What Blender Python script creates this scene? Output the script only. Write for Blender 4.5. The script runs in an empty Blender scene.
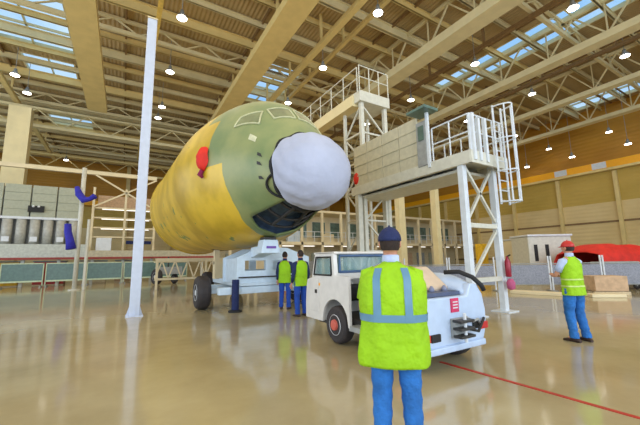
import bpy, math, random
from mathutils import Vector, Matrix
random.seed(7)
S = bpy.context.scene
COL = S.collection
PI = math.pi
R = math.radians

# ------------------------------------------------------------------ camera
F_PX = 325.0
YAW, PITCH, ROLL = R(-31.1), R(8.3), R(-1.0)
cam_d = bpy.data.cameras.new('camera'); cam = bpy.data.objects.new('camera', cam_d); COL.objects.link(cam)
cam_d.sensor_width = 36.0; cam_d.lens = 36.0 * F_PX / 640.0
cam_d.clip_end = 500
CM = Matrix.Rotation(YAW, 4, 'Z') @ Matrix.Rotation(R(90) + PITCH, 4, 'X') @ Matrix.Rotation(ROLL, 4, 'Z')
CM.translation = (0, 0, 1.5)
cam.matrix_world = CM
S.camera = cam
FW = Vector((math.sin(-YAW), math.cos(-YAW), 0))          # horizontal forward

def ray(px, py):
    return (CM.to_3x3() @ Vector(((px - 320) / F_PX, (212.5 - py) / F_PX, -1.0)))
def W(px, py, D):                                          # point at horizontal distance D ahead of the viewpoint
    d = ray(px, py); return Vector((0, 0, 1.5)) + d * (D / d.dot(FW))
def G(px, py, z=0.0):
    d = ray(px, py); return Vector((0, 0, 1.5)) + d * ((z - 1.5) / d.z)
def proj(p):
    v = CM.inverted() @ Vector(p); return (320 + F_PX * v.x / -v.z, 212.5 - F_PX * v.y / -v.z)

# ------------------------------------------------------------------ world, lights, exposure
w = bpy.data.worlds.new('World'); S.world = w; w.use_nodes = True
nt = w.node_tree; bg = nt.nodes['Background']
tc = nt.nodes.new('ShaderNodeTexCoord'); nz = nt.nodes.new('ShaderNodeTexNoise'); nz.inputs['Scale'].default_value = 3.0
nz.inputs['Detail'].default_value = 5
cr = nt.nodes.new('ShaderNodeValToRGB')
cr.color_ramp.elements[0].position = .42; cr.color_ramp.elements[0].color = (.34, .60, .95, 1)
cr.color_ramp.elements[1].position = .62; cr.color_ramp.elements[1].color = (.72, .88, 1.0, 1)
nt.links.new(tc.outputs['Generated'], nz.inputs['Vector']); nt.links.new(nz.outputs['Fac'], cr.inputs['Fac'])
nt.links.new(cr.outputs['Color'], bg.inputs['Color']); bg.inputs['Strength'].default_value = 1.15
S.view_settings.view_transform = 'Standard'; S.view_settings.look = 'None'
S.view_settings.gamma = 1; S.view_settings.exposure = 0.0

def area(name, loc, rot, sx, sy, power, col):
    l = bpy.data.lights.new(name, 'AREA'); l.shape = 'RECTANGLE'; l.size = sx; l.size_y = sy; l.energy = power; l.color = col
    o = bpy.data.objects.new(name, l); COL.objects.link(o); o.location = loc; o.rotation_euler = rot
    return o
# cool fill lights added out of view, behind and left of the camera
area('rear_fill_light', (2, -16, 7), (R(80), 0, 0), 44, 13, 5200, (.90, .95, 1.0))
area('side_fill_light', (-26, 12, 7), (R(80), 0, R(-90)), 50, 13, 4200, (.95, .97, 1.0))
# rows of high bay lamps, warm
area('lamp_row_light', (10, 14, 15.2), (0, 0, 0), 40, 40, 4200, (1.0, .88, .66))

# ------------------------------------------------------------------ materials
MATS = {}
def mat(name, col, rough=.5, metal=0.0, var=.12, scale=6.0, bump=0.0, bscale=None, col2=None, emis=0, alpha=1, coat=0, spec=.5, trans=0):
    if name in MATS: return MATS[name]
    m = bpy.data.materials.new(name); m.use_nodes = True; n = m.node_tree; b = n.nodes['Principled BSDF']
    t = n.nodes.new('ShaderNodeTexCoord'); z = n.nodes.new('ShaderNodeTexNoise'); z.inputs['Scale'].default_value = scale; z.inputs['Detail'].default_value = 4
    n.links.new(t.outputs['Object'], z.inputs['Vector'])
    r = n.nodes.new('ShaderNodeValToRGB')
    c2 = col2 or tuple(min(1, c * (1 + var)) for c in col)
    c1 = col if col2 else tuple(c * (1 - var) for c in col)
    r.color_ramp.elements[0].color = (*c1, 1); r.color_ramp.elements[1].color = (*c2, 1)
    r.color_ramp.elements[0].position = .35; r.color_ramp.elements[1].position = .65
    n.links.new(z.outputs['Fac'], r.inputs['Fac']); n.links.new(r.outputs['Color'], b.inputs['Base Color'])
    b.inputs['Roughness'].default_value = rough; b.inputs['Metallic'].default_value = metal
    b.inputs['Specular IOR Level'].default_value = spec
    if coat: b.inputs['Coat Weight'].default_value = coat; b.inputs['Coat Roughness'].default_value = .05
    if bump:
        z2 = n.nodes.new('ShaderNodeTexNoise'); z2.inputs['Scale'].default_value = bscale or scale * 3
        n.links.new(t.outputs['Object'], z2.inputs['Vector'])
        bp = n.nodes.new('ShaderNodeBump'); bp.inputs['Strength'].default_value = bump; bp.inputs['Distance'].default_value = .03
        n.links.new(z2.outputs['Fac'], bp.inputs['Height']); n.links.new(bp.outputs['Normal'], b.inputs['Normal'])
    if emis: b.inputs['Emission Color'].default_value = (*c2, 1); b.inputs['Emission Strength'].default_value = emis
    if trans: b.inputs['Transmission Weight'].default_value = trans
    if alpha < 1: b.inputs['Alpha'].default_value = alpha
    MATS[name] = m; return m
def srgb(r, g, b):
    return tuple(((c / 255) / 12.92 if c / 255 <= .04045 else ((c / 255 + .055) / 1.055) ** 2.4) for c in (r, g, b))
M = dict(
    white=mat('white_paint', srgb(214, 218, 222), .35, var=.05),
    blue_white=mat('pale_blue_paint', srgb(204, 220, 234), .35, var=.05),
    dock=mat('dock_paint', srgb(206, 204, 190), .45, var=.06),
    dock_panel=mat('dock_panel', srgb(196, 190, 166), .55, var=.08),
    grey=mat('mid_grey_paint', srgb(150, 152, 150), .5),
    beam=mat('cream_beam_paint', srgb(228, 202, 134), .5, var=.05, scale=1.5),
    beam_light=mat('light_beam_paint', srgb(224, 208, 160), .5, var=.05, scale=1.5),
    brown=mat('brown_steel', srgb(136, 106, 66), .6),
    dark=mat('dark_steel', srgb(48, 46, 44), .55),
    black=mat('black_rubber', srgb(30, 29, 30), .7),
    tyre=mat('tyre_rubber', srgb(52, 47, 48), .75, bump=.3),
    orange=mat('orange_rail_paint', srgb(255, 176, 6), .45, var=.04),
    red=mat('red_cloth', srgb(212, 40, 24), .7, bump=.4, scale=3),
    redp=mat('red_paint', srgb(190, 40, 36), .4),
    rim=mat('wheel_rim_red', srgb(196, 92, 76), .5),
    blue=mat('blue_cloth', srgb(42, 40, 165), .75, bump=.5),
    navy=mat('navy_cloth', srgb(26, 38, 82), .85, bump=.4, scale=12),
    jeans=mat('blue_denim', srgb(36, 104, 176), .85, bump=.5, scale=9, var=.2),
    jeans2=mat('dark_blue_workwear', srgb(26, 70, 160), .85, bump=.4, scale=9),
    hivis=mat('yellow_high_visibility_fabric', srgb(146, 194, 0), .75, bump=.9, scale=4, var=.1),
    tape=mat('reflective_tape', srgb(96, 138, 164), .4, var=.08),
    pale_tape=mat('pale_reflective_tape', srgb(190, 210, 120), .5),
    shirt=mat('pale_blue_shirt', srgb(182, 196, 226), .85, bump=.4),
    skin=mat('skin', srgb(196, 140, 110), .55, var=.05, scale=10),
    hair=mat('brown_hair', srgb(48, 34, 28), .8, bump=.5, scale=40),
    leather=mat('dark_leather', srgb(58, 38, 32), .55),
    eye=mat('eye_dark', srgb(40, 34, 32), .3),
    cover=mat('white_nose_cover_fabric', srgb(176, 182, 204), .8, bump=1.0, scale=2.0, bscale=3.5, var=.05),
    green_band=mat('dark_green_panel', srgb(84, 112, 104), .3),
    yellow=mat('yellow_paint', srgb(226, 178, 30), .5),
    cream=mat('cream_paint', srgb(222, 206, 168), .6, var=.1, scale=.8),
    tan=mat('cardboard', srgb(196, 164, 130), .8),
    wood=mat('pale_pallet_wood', srgb(206, 186, 150), .8, scale=12),
    panelgrey=mat('grey_green_panel', srgb(168, 170, 148), .5, var=.06),
    glassy=mat('window_glass_dark', srgb(96, 118, 108), .12, var=.25, scale=2),
    purple=mat('purple_marking', srgb(120, 80, 170), .6),
    lamp=mat('lamp_lens', (1, .93, .8), .5, var=0, emis=14),
    tube=mat('tube_lens', (1, .97, .9), .5, var=0, emis=1.1),
)
def floor_mat():
    m = bpy.data.materials.new('polished_concrete'); m.use_nodes = True; n = m.node_tree; b = n.nodes['Principled BSDF']
    t = n.nodes.new('ShaderNodeTexCoord')
    z = n.nodes.new('ShaderNodeTexNoise'); z.inputs['Scale'].default_value = .35; z.inputs['Detail'].default_value = 8; z.inputs['Roughness'].default_value = .65
    n.links.new(t.outputs['Object'], z.inputs['Vector'])
    r = n.nodes.new('ShaderNodeValToRGB'); e = r.color_ramp.elements
    e[0].position = .32; e[0].color = (*srgb(156, 142, 108), 1); e[1].position = .7; e[1].color = (*srgb(188, 176, 142), 1)
    n.links.new(z.outputs['Fac'], r.inputs['Fac']); n.links.new(r.outputs['Color'], b.inputs['Base Color'])
    z2 = n.nodes.new('ShaderNodeTexNoise'); z2.inputs['Scale'].default_value = 1.2; z2.inputs['Detail'].default_value = 6
    n.links.new(t.outputs['Object'], z2.inputs['Vector'])
    mr = n.nodes.new('ShaderNodeMapRange'); mr.inputs[3].default_value = .05; mr.inputs[4].default_value = .17
    n.links.new(z2.outputs['Fac'], mr.inputs[0]); n.links.new(mr.outputs[0], b.inputs['Roughness'])
    b.inputs['Specular IOR Level'].default_value = .75
    bp = n.nodes.new('ShaderNodeBump'); bp.inputs['Strength'].default_value = .05; bp.inputs['Distance'].default_value = .02
    n.links.new(z2.outputs['Fac'], bp.inputs['Height']); n.links.new(bp.outputs['Normal'], b.inputs['Normal'])
    return m
def ribbed(name, c1, c2, axis, freq, rough=.55, bump=.6, c3=None):
    m = bpy.data.materials.new(name); m.use_nodes = True; n = m.node_tree; b = n.nodes['Principled BSDF']
    t = n.nodes.new('ShaderNodeTexCoord'); wv = n.nodes.new('ShaderNodeTexWave'); wv.wave_type = 'BANDS'; wv.bands_direction = axis
    wv.inputs['Scale'].default_value = freq; wv.inputs['Distortion'].default_value = 0
    n.links.new(t.outputs['Object'], wv.inputs['Vector'])
    z = n.nodes.new('ShaderNodeTexNoise'); z.inputs['Scale'].default_value = .25; z.inputs['Detail'].default_value = 5
    n.links.new(t.outputs['Object'], z.inputs['Vector'])
    r = n.nodes.new('ShaderNodeValToRGB'); r.color_ramp.elements[0].color = (*c1, 1); r.color_ramp.elements[1].color = (*c2, 1)
    r.color_ramp.elements[0].position = .35; r.color_ramp.elements[1].position = .65
    n.links.new(z.outputs['Fac'], r.inputs['Fac']); n.links.new(r.outputs['Color'], b.inputs['Base Color'])
    bp = n.nodes.new('ShaderNodeBump'); bp.inputs['Strength'].default_value = bump; bp.inputs['Distance'].default_value = .06
    n.links.new(wv.outputs['Fac'], bp.inputs['Height']); n.links.new(bp.outputs['Normal'], b.inputs['Normal'])
    b.inputs['Roughness'].default_value = rough
    return m
M['floor'] = floor_mat()
M['deck'] = ribbed('ribbed_roof_sheet', srgb(172, 148, 104), srgb(196, 170, 124), 'X', 1.1)
M['wall'] = ribbed('ribbed_wall_sheet', srgb(220, 192, 132), srgb(234, 208, 150), 'Z', .7, bump=.4)
M['wall_up'] = ribbed('ribbed_upper_wall', srgb(176, 122, 26), srgb(196, 138, 32), 'Z', .7, bump=.4)
def skylight_glass():
    m = bpy.data.materials.new('skylight_glass'); m.use_nodes = True; n = m.node_tree
    for x in list(n.nodes):
        if x.type == 'BSDF_PRINCIPLED': n.nodes.remove(x)
    tr = n.nodes.new('ShaderNodeBsdfTransparent'); tr.inputs[0].default_value = (.92, .97, 1, 1)
    gl = n.nodes.new('ShaderNodeBsdfGlossy'); gl.inputs['Roughness'].default_value = .05
    mx = n.nodes.new('ShaderNodeMixShader'); mx.inputs[0].default_value = .06
    n.links.new(tr.outputs[0], mx.inputs[1]); n.links.new(gl.outputs[0], mx.inputs[2])
    n.links.new(mx.outputs[0], n.nodes['Material Output'].inputs[0]); return m
M['glass'] = skylight_glass()

# ------------------------------------------------------------------ mesh helper
class MB:
    def __init__(s): s.v = []; s.f = []; s.mi = []; s.cur = 0
    def add(s, vs, fs):
        o = len(s.v); s.v += [tuple(v) for v in vs]; s.f += [tuple(i + o for i in f) for f in fs]; s.mi += [s.cur] * len(fs); return s
    def box(s, c, d, rz=0, M4=None):
        x, y, z = d[0] / 2, d[1] / 2, d[2] / 2
        vs = [Vector((a * x, b * y, e * z)) for a in (-1, 1) for b in (-1, 1) for e in (-1, 1)]
        m = M4 or (Matrix.Translation(Vector(c)) @ Matrix.Rotation(rz, 4, 'Z'))
        return s.add([m @ v for v in vs], [(0, 1, 3, 2), (4, 6, 7, 5), (0, 4, 5, 1), (2, 3, 7, 6), (0, 2, 6, 4), (1, 5, 7, 3)])
    def b2(s, x0, x1, y0, y1, z0, z1):
        return s.box(((x0 + x1) / 2, (y0 + y1) / 2, (z0 + z1) / 2), (abs(x1 - x0), abs(y1 - y0), abs(z1 - z0)))
    def bar(s, a, b, wd, ht=None, up=(0, 0, 1)):
        a, b = Vector(a), Vector(b); ht = ht or wd; d = (b - a); L = d.length
        if L < 1e-6: return s
        d.normalize(); u = Vector(up)
        if abs(d.dot(u)) > .99: u = Vector((0, 1, 0))
        x = d.cross(u).normalized(); z = x.cross(d)
        vs = [p + x * (i * wd / 2) + z * (j * ht / 2) for p in (a, b) for i, j in ((-1, -1), (1, -1), (1, 1), (-1, 1))]
        return s.add(vs, [(0, 1, 2, 3)[::-1], (4, 5, 6, 7), (0, 1, 5, 4), (1, 2, 6, 5), (2, 3, 7, 6), (3, 0, 4, 7)])
    def tube(s, path, rad, n=10, cap=True, sy=1.0):
        P = [Vector(p) for p in path]; rad = rad if isinstance(rad, (list, tuple)) else [rad] * len(P)
        vs = []; prev = None
        for i, p in enumerate(P):
            d = (P[min(i + 1, len(P) - 1)] - P[max(i - 1, 0)]).normalized()
            if prev is None:
                u = Vector((0, 0, 1)) if abs(d.z) < .9 else Vector((0, 1, 0)); x = d.cross(u).normalized()
            else: x = (prev - d * prev.dot(d)).normalized()
            prev = x; y = d.cross(x)
            for k in range(n):
                t = 2 * PI * k / n; vs.append(p + (x * math.cos(t) + y * math.sin(t) * sy) * rad[i])
        fs = [(i * n + k, i * n + (k + 1) % n, (i + 1) * n + (k + 1) % n, (i + 1) * n + k) for i in range(len(P) - 1) for k in range(n)]
        if cap: fs += [tuple(range(n))[::-1], tuple((len(P) - 1) * n + k for k in range(n))]
        return s.add(vs, fs)
    def lathe(s, o, axis, prof, n=24):                       # prof: (distance along axis, radius)
        ax = Vector(axis).normalized(); u = Vector((0, 0, 1)) if abs(ax.z) < .9 else Vector((0, 1, 0)); x = ax.cross(u).normalized(); y = ax.cross(x)
        vs = [Vector(o) + ax * h + (x * math.cos(2 * PI * k / n) + y * math.sin(2 * PI * k / n)) * r for h, r in prof for k in range(n)]
        fs = [(i * n + k, i * n + (k + 1) % n, (i + 1) * n + (k + 1) % n, (i + 1) * n + k) for i in range(len(prof) - 1) for k in range(n)]
        fs += [tuple(range(n))[::-1], tuple((len(prof) - 1) * n + k for k in range(n))]
        return s.add(vs, fs)
    def ball(s, c, r, n=12, m=8):
        r = r if isinstance(r, (tuple, list)) else (r, r, r)
        vs = [Vector(c) + Vector((r[0] * math.sin(PI * (i + .001) / m) * math.cos(2 * PI * k / n), r[1] * math.sin(PI * (i + .001) / m) * math.sin(2 * PI * k / n), r[2] * math.cos(PI * i / m))) for i in range(m + 1) for k in range(n)]
        fs = [(i * n + k, (i + 1) * n + k, (i + 1) * n + (k + 1) % n, i * n + (k + 1) % n) for i in range(m) for k in range(n)]
        return s.add(vs, fs)
    def prism(s, pts, ext):                                  # pts: 3D polygon, ext: extrusion vector
        n = len(pts); e = Vector(ext); P = [Vector(p) for p in pts]
        return s.add(P + [p + e for p in P], [tuple(range(n)), tuple(range(2 * n - 1, n - 1, -1))] + [(i, i + n, (i + 1) % n + n, (i + 1) % n) for i in range(n)])
    def grid(s, rows, close=False):
        n = len(rows[0]); vs = [p for r in rows for p in r]
        return s.add(vs, [(i * n + k, i * n + (k + 1) % n, (i + 1) * n + (k + 1) % n, (i + 1) * n + k) for i in range(len(rows) - 1) for k in range(n if close else n - 1)])
    def build(s, name, mats, parent=None, smooth=False, bevel=0, loc=None, solid=0):
        me = bpy.data.meshes.new(name); 
        if loc is not None: s.v = [(v[0] - loc[0], v[1] - loc[1], v[2] - loc[2]) for v in s.v]
        me.from_pydata(s.v, [], s.f)
        for m in (mats if isinstance(mats, (list, tuple)) else [mats]): me.materials.append(m)
        for p, i in zip(me.polygons, s.mi): p.material_index = i; p.use_smooth = smooth
        import bmesh
        bm = bmesh.new(); bm.from_mesh(me); bmesh.ops.recalc_face_normals(bm, faces=bm.faces); bm.to_mesh(me); bm.free()
        o = bpy.data.objects.new(name, me); COL.objects.link(o)
        if parent: o.parent = parent
        if loc is not None: o.location = loc
        if solid: md = o.modifiers.new('s', 'SOLIDIFY'); md.thickness = solid; md.offset = -1
        if bevel: md = o.modifiers.new('b', 'BEVEL'); md.width = bevel; md.segments = 2; md.limit_method = 'ANGLE'
        return o
def tag(o, label=None, cat=None, group=None, kind=None):
    if label: o['label'] = label
    if cat: o['category'] = cat
    if group: o['group'] = group
    if kind: o['kind'] = kind
    return o
def thing(name, loc, label, cat, group=None, rz=0):
    o = bpy.data.objects.new(name, None); COL.objects.link(o); o.location = loc; o.rotation_euler = (0, 0, rz); o.empty_display_size = .2
    return tag(o, label, cat, group)
def struct(o): o['kind'] = 'structure'; return o
def copy_tree(o, parent=None):
    c = o.copy(); COL.objects.link(c); c.parent = parent
    for ch in [k for k in bpy.data.objects if k.parent == o]: copy_tree(ch, c)
    return c

# ================================================================== the hangar shell
X0, X1, Y0, Y1, HR = -30.0, 46.5, -18.0, 66.0, 18.6
struct(MB().b2(X0, X1 + 1, Y0, Y1 + 1, -.3, 0).build('floor', M['floor']))
# skylight openings (x0, x1, y0, y1) in the roof
def roof_rect(pts):
    q = [G(px, py, HR) for px, py in pts]; return (min(p.x for p in q), max(p.x for p in q), min(p.y for p in q), max(p.y for p in q))
SKY = [(-9.6, -4.4, 25.0, 31.5), (-8.2, -4.6, 33.0, 36.5), (-8.4, -4.2, 43.5, 49.0), (9.4, 13.2, 24.5, 32.0), (25.5, 26.9, 3.0, 20.0), (27.4, 28.8, 3.0, 18.0), (41.5, 45.5, 6.0, 15.5)]
xs = sorted({X0, X1 + .6} | {a for s in SKY for a in s[:2]}); ys = sorted({Y0, Y1 + .6} | {a for s in SKY for a in s[2:]})
mb = MB()
for i in range(len(xs) - 1):
    for j in range(len(ys) - 1):
        cx, cy = (xs[i] + xs[i + 1]) / 2, (ys[j] + ys[j + 1]) / 2
        if any(s[0] < cx < s[1] and s[2] < cy < s[3] for s in SKY): continue
        mb.b2(xs[i], xs[i + 1], ys[j], ys[j + 1], HR, HR + .15)
struct(mb.build('ceiling', M['deck']))
for i, (a, b, c, d) in enumerate(SKY):
    fr = MB()
    for x in (a, b): fr.b2(x - .06, x + .06, c, d, HR - .05, HR + .3)
    for y in (c, d): fr.b2(a, b, y - .06, y + .06, HR - .05, HR + .3)
    n = max(2, int((d - c) / (1.3 if b - a > 2 else 2.6)))
    for k in range(1, n): fr.b2(a, b, c + (d - c) * k / n - .05, c + (d - c) * k / n + .05, HR + .02, HR + .2)
    if b - a > 2: fr.b2((a + b) / 2 - .05, (a + b) / 2 + .05, c, d, HR + .02, HR + .2)
    o = struct(fr.build('window_%d' % (i + 1), M['beam_light']))
    MB().b2(a, b, c, d, HR + .2, HR + .23).build('window_pane', M['glass'], o)
M['wall_mid'] = ribbed('ribbed_middle_wall', srgb(190, 158, 66), srgb(208, 174, 84), 'Z', .7, bump=.4)
mb = MB(); mb.b2(X1, X1 + .4, Y0, Y1, 0, 7.4); mb.cur = 1; mb.b2(X1, X1 + .4, Y0, Y1, 11.0, HR); mb.cur = 2; mb.b2(X1, X1 + .4, Y0, Y1, 7.4, 11.0)
struct(mb.build('wall_right', [M['wall'], M['wall_up'], M['wall_mid']]))
mb = MB(); mb.b2(X0, X1 + .4, Y1, Y1 + .4, 0, 7.4); mb.cur = 1; mb.b2(X0, X1 + .4, Y1, Y1 + .4, 11.0, HR); mb.cur = 2; mb.b2(X0, X1 + .4, Y1, Y1 + .4, 7.4, 11.0)
struct(mb.build('wall_back', [M['wall'], M['wall_up'], M['wall_mid']]))
# wall pilasters
tn = [0]
def trim(mb, m, **k): tn[0] += 1; return struct(mb.build('trim_%d' % tn[0], m, **k))
for k in range(12):
    y = 2 + k * 5.6; trim(MB().b2(X1 - .35, X1, y - .18, y + .18, 0, 10.8), M['beam'])
for z in (5.2, 1.2): trim(MB().b2(X1 - .12, X1, Y0, Y1, z - .1, z + .1), M['brown'])
for k in range(7):
    x = 0 + k * 7; trim(MB().b2(x - .3, x + .3, Y1 - .5, Y1, 0, HR), M['beam'])
# crane rails, orange
trim(MB().b2(X1 - .9, X1 - .3, Y0, Y1, 11.1, 11.9), M['orange'])
trim(MB().b2(X0, X1 - .9, Y1 - 1.2, Y1 - .6, 11.1, 11.9), M['orange'])
trim(MB().b2(X1 - .9, X1 - .2, Y0, Y1, 10.85, 11.1), M['beam'])
for y in (13.6, 17.4): trim(MB().b2(X1 - .95, X1 - .88, y, y + 1.3, 11.15, 11.85), M['white'])
# big box beams running down the hangar, some with lattice web above
HB = 15.5
def ybeam(x, y0, y1, z, wd, ht, m, web=False):
    mb = MB(); mb.b2(x - wd / 2, x + wd / 2, y0, y1, z, z + ht)
    if web:
        mb.b2(x - .12, x + .12, y0, y1, HR - .35, HR - .1)
        n = int((y1 - y0) / 3.4)
        for k in range(n):
            a = y0 + (y1 - y0) * k / n; b = y0 + (y1 - y0) * (k + 1) / n; c = (a + b) / 2
            mb.bar((x, a, z + ht), (x, c, HR - .3), .1); mb.bar((x, c, HR - .3), (x, b, z + ht), .1); mb.bar((x, a, z + ht), (x, a, HR - .3), .08)
    else:
        k = y0 + .5
        while k < y1: mb.bar((x, k, z + ht), (x, k, HR), .15); k += 5
    return trim(mb, m)
ybeam(-2.85, Y0 + 8, 35, HB, 1.5, .5, M['beam'])
ybeam(7.6, Y0, 60, HB, 1.5, .55, M['beam'])
ybeam(17.6, Y0, 60, HB, 1.2, .6, M['beam_light'], True)
ybeam(26.6, Y0, 60, HB, .9, .5, M['beam_light'], True)
ybeam(34.6, Y0, 60, HB, .8, .4, M['beam_light'], True)
ybeam(41.6, Y0, 62, HB - .2, .8, .35, M['beam_light'], True)
ybeam(.95, Y0, 50, HB + .1, .25, .25, mat('mustard_beam', srgb(226, 190, 96), .5))
ybeam(10.9, Y0, 50, HB + .6, .4, .3, M['beam'])
ybeam(12.8, Y0, 50, HB + 1.4, .25, .25, M['beam'])
ybeam(30.5, Y0, 60, HB + 1.2, .3, .25, M['brown'])
ybeam(22.0, Y0, 60, HB + 1.4, .3, .25, M['brown'])
ybeam(-9.5, Y0, 60, HB + 1.2, .4, .3, M['beam'])
# lattice joists across the hangar
def joist(y, z0, z1, m, wd=.22, step=3.0):
    mb = MB(); mb.b2(X0, X1, y - wd / 2, y + wd / 2, z0, z0 + .28); mb.b2(X0, X1, y - wd / 2, y + wd / 2, z1 - .2, z1)
    n = int((X1 - X0) / step)
    for k in range(n):
        a = X0 + k * step; mb.bar((a, y, z0 + .2), (a + step / 2, y, z1 - .1), .09); mb.bar((a + step / 2, y, z1 - .1), (a + step, y, z0 + .2), .09)
    return trim(mb, m)
def ibeam(y, z0, z1, m, wd=.3):
    mb = MB(); mb.b2(X0, X1, y - wd / 2, y + wd / 2, z0, z0 + .06); mb.b2(X0, X1, y - .04, y + .04, z0, z1); mb.b2(X0, X1, y - wd / 2, y + wd / 2, z1 - .06, z1); return trim(mb, m)
for k in range(28):
    y = 2.6 + k * 2.2
    if k % 7 == 3: joist(y, 17.3, HR - .15, M['beam_light'])
    else: ibeam(y, 18.05 if k % 3 else 17.8, HR - .12, M['beam'] if k % 2 else M['beam_light'], .2 if k % 3 else .3)
for k in range(9): trim(MB().b2(X0 + 4 + k * 8.4 - .06, X0 + 4 + k * 8.4 + .06, Y0, Y1, HR - .25, HR), M['brown'])
joist(39.5, 14.6, 16.6, M['beam_light'], wd=.5, step=4); joist(56, 14.6, 16.6, M['beam'], wd=.5, step=4)
# concrete column at the left
c = W(17, 150, 27); trim(MB().b2(c.x - .75, c.x + .75, c.y - .5, c.y + .5, 0, 15.2), M['beam_light'])

# high bay lamps
LP = [(182, 18), (170, 72), (378, 13), (323, 68), (15, 75), (27, 93), (573, 8), (625, 56), (532, 94), (475, 64), (411, 100), (162, 107), (158, 118),
      (515, 136), (549, 149), (572, 157), (609, 132), (628, 144), (66, 160), (288, 103), (367, 124), (527, 167), (467, 121)]
def make_lamp():
    r = thing('high_bay_lamp', (0, 0, 0), 'round white high bay lamp', 'ceiling lamp', 'high bay lamps under the hangar roof')
    MB().lathe((0, 0, 0), (0, 0, 1), [(0, .3), (.12, .26), (.3, .12), (.5, .1)]).build('housing', M['grey'], r, smooth=True)
    MB().lathe((0, 0, -.05), (0, 0, 1), [(0, .2), (.02, .27), (.05, .28)]).build('lens', M['lamp'], r, smooth=True)
    MB().tube([(0, 0, .45), (0, 0, 1.0)], .02, 6).build('hanging_rod', M['grey'], r)
    return r
LBL = ['bright round ceiling lamp above the white pole, high at upper left', 'round ceiling lamp right of the top of the white pole', 'brightest ceiling lamp at the top centre, left of the light box beam',
       'ceiling lamp left of the railed high walkway', 'ceiling lamp beside the left skylight, the nearer to the edge', 'ceiling lamp just below the left skylight, second from the edge',
       'bright ceiling lamp beside the long skylight strip at upper right', 'ceiling lamp near the right edge above the short right skylight', 'ceiling lamp between two light beams above the ladder cage',
       'ceiling lamp at the left end of the long skylight strip', 'ceiling lamp above the work platform, right of the dock tower', 'small ceiling lamp right of the white pole, upper of a close pair',
       'small ceiling lamp right of the white pole, lower of a close pair', 'small ceiling lamp just right of the ladder cage top', 'small far ceiling lamp above the orange rail, between cage and wall',
       'far ceiling lamp in the middle of the row above the orange rail', 'far ceiling lamp under the right skylight, near the edge', 'far ceiling lamp nearest the right edge above the orange rail',
       'small far ceiling lamp above the left thin mast', 'ceiling lamp just above the aircraft cockpit roof', 'small ceiling lamp seen through the dock tower frame',
       'faintest far ceiling lamp just above the orange rail', 'small ceiling lamp above the work platform guard rail']
lamp0 = make_lamp()
for i, (px, py) in enumerate(LP):
    o = lamp0 if i == 0 else copy_tree(lamp0)
    z = 15.9; p = G(px, py, z)
    while (p.y > 62 or p.x > 45) and z > 9: z -= .4; p = G(px, py, z)
    o.location = p
    for c in bpy.data.objects:
        if c.parent == o and c.name.startswith('hanging_rod'): k = (HR - p.z + .02 - .45) / .55; c.scale = (1, 1, k); c.location.z = .45 - .45 * k
    o['label'] = LBL[i]

for o in [x for x in list(COL.objects) if x.name in ('high_bay_lamp.016', 'high_bay_lamp.017', 'high_bay_lamp.019')]:   # carrier bars across the skylights
    p_ = o.location; trim(MB().b2(max(p_.x - 3.2, X0), min(p_.x + 3.2, X1), p_.y - .06, p_.y + .06, HR - .1, HR + .04), M['brown'])

# ================================================================== aircraft nose section
LEN, SR, SN, RR, ZR = 12.995, 1.1, 5.59, .93, 3.617         # length, radome end, end of nose taper, radome radius, tip height
def prf(s):                                               # half width, top z, bottom z
    s = max(0, min(LEN, s)); t0 = ZR + .12 + RR * .97; b0 = ZR + .12 - RR * .97
    if s <= SR:
        u = s / SR; r = RR * math.sqrt(max(0, 1 - (1 - u) ** 2.2)); return r, ZR + .12 * u + r * .97, ZR + .12 * u - r * .97
    u = min(1, (s - SR) / (SN - SR)); f = lambda e: 1 - (1 - u) ** e
    return RR + (2.473 - RR) * f(1.43), t0 + (6.822 - t0) * f(3.34), b0 + (1.969 - b0) * f(2.15)
PHI = .032
PM = Matrix.Translation((3.564, 19.003, 0)) @ Matrix.Rotation(PHI, 4, 'Z') @ Matrix.Translation((0, 5 - LEN, 0))
def SF(s, th, off=0.0):                                  # th from the top, positive to +X, in the aircraft's own frame
    w_, t_, b_ = prf(s); zc = (t_ + b_) / 2; rz = (t_ - b_) / 2
    return Vector((math.sin(th) * (w_ + off), s - 5, zc + math.cos(th) * (rz + off)))
BORE = lambda s, th: False
plane = thing('aircraft_nose_section', PM.translation, 'unpainted green and yellow primed aircraft nose section with white covered tip', 'aircraft', rz=PHI)
def pbuild(mb, name, m, parent=None, smooth=True, **k): return mb.build(name, m, parent or plane, smooth=smooth, **k)
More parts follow.
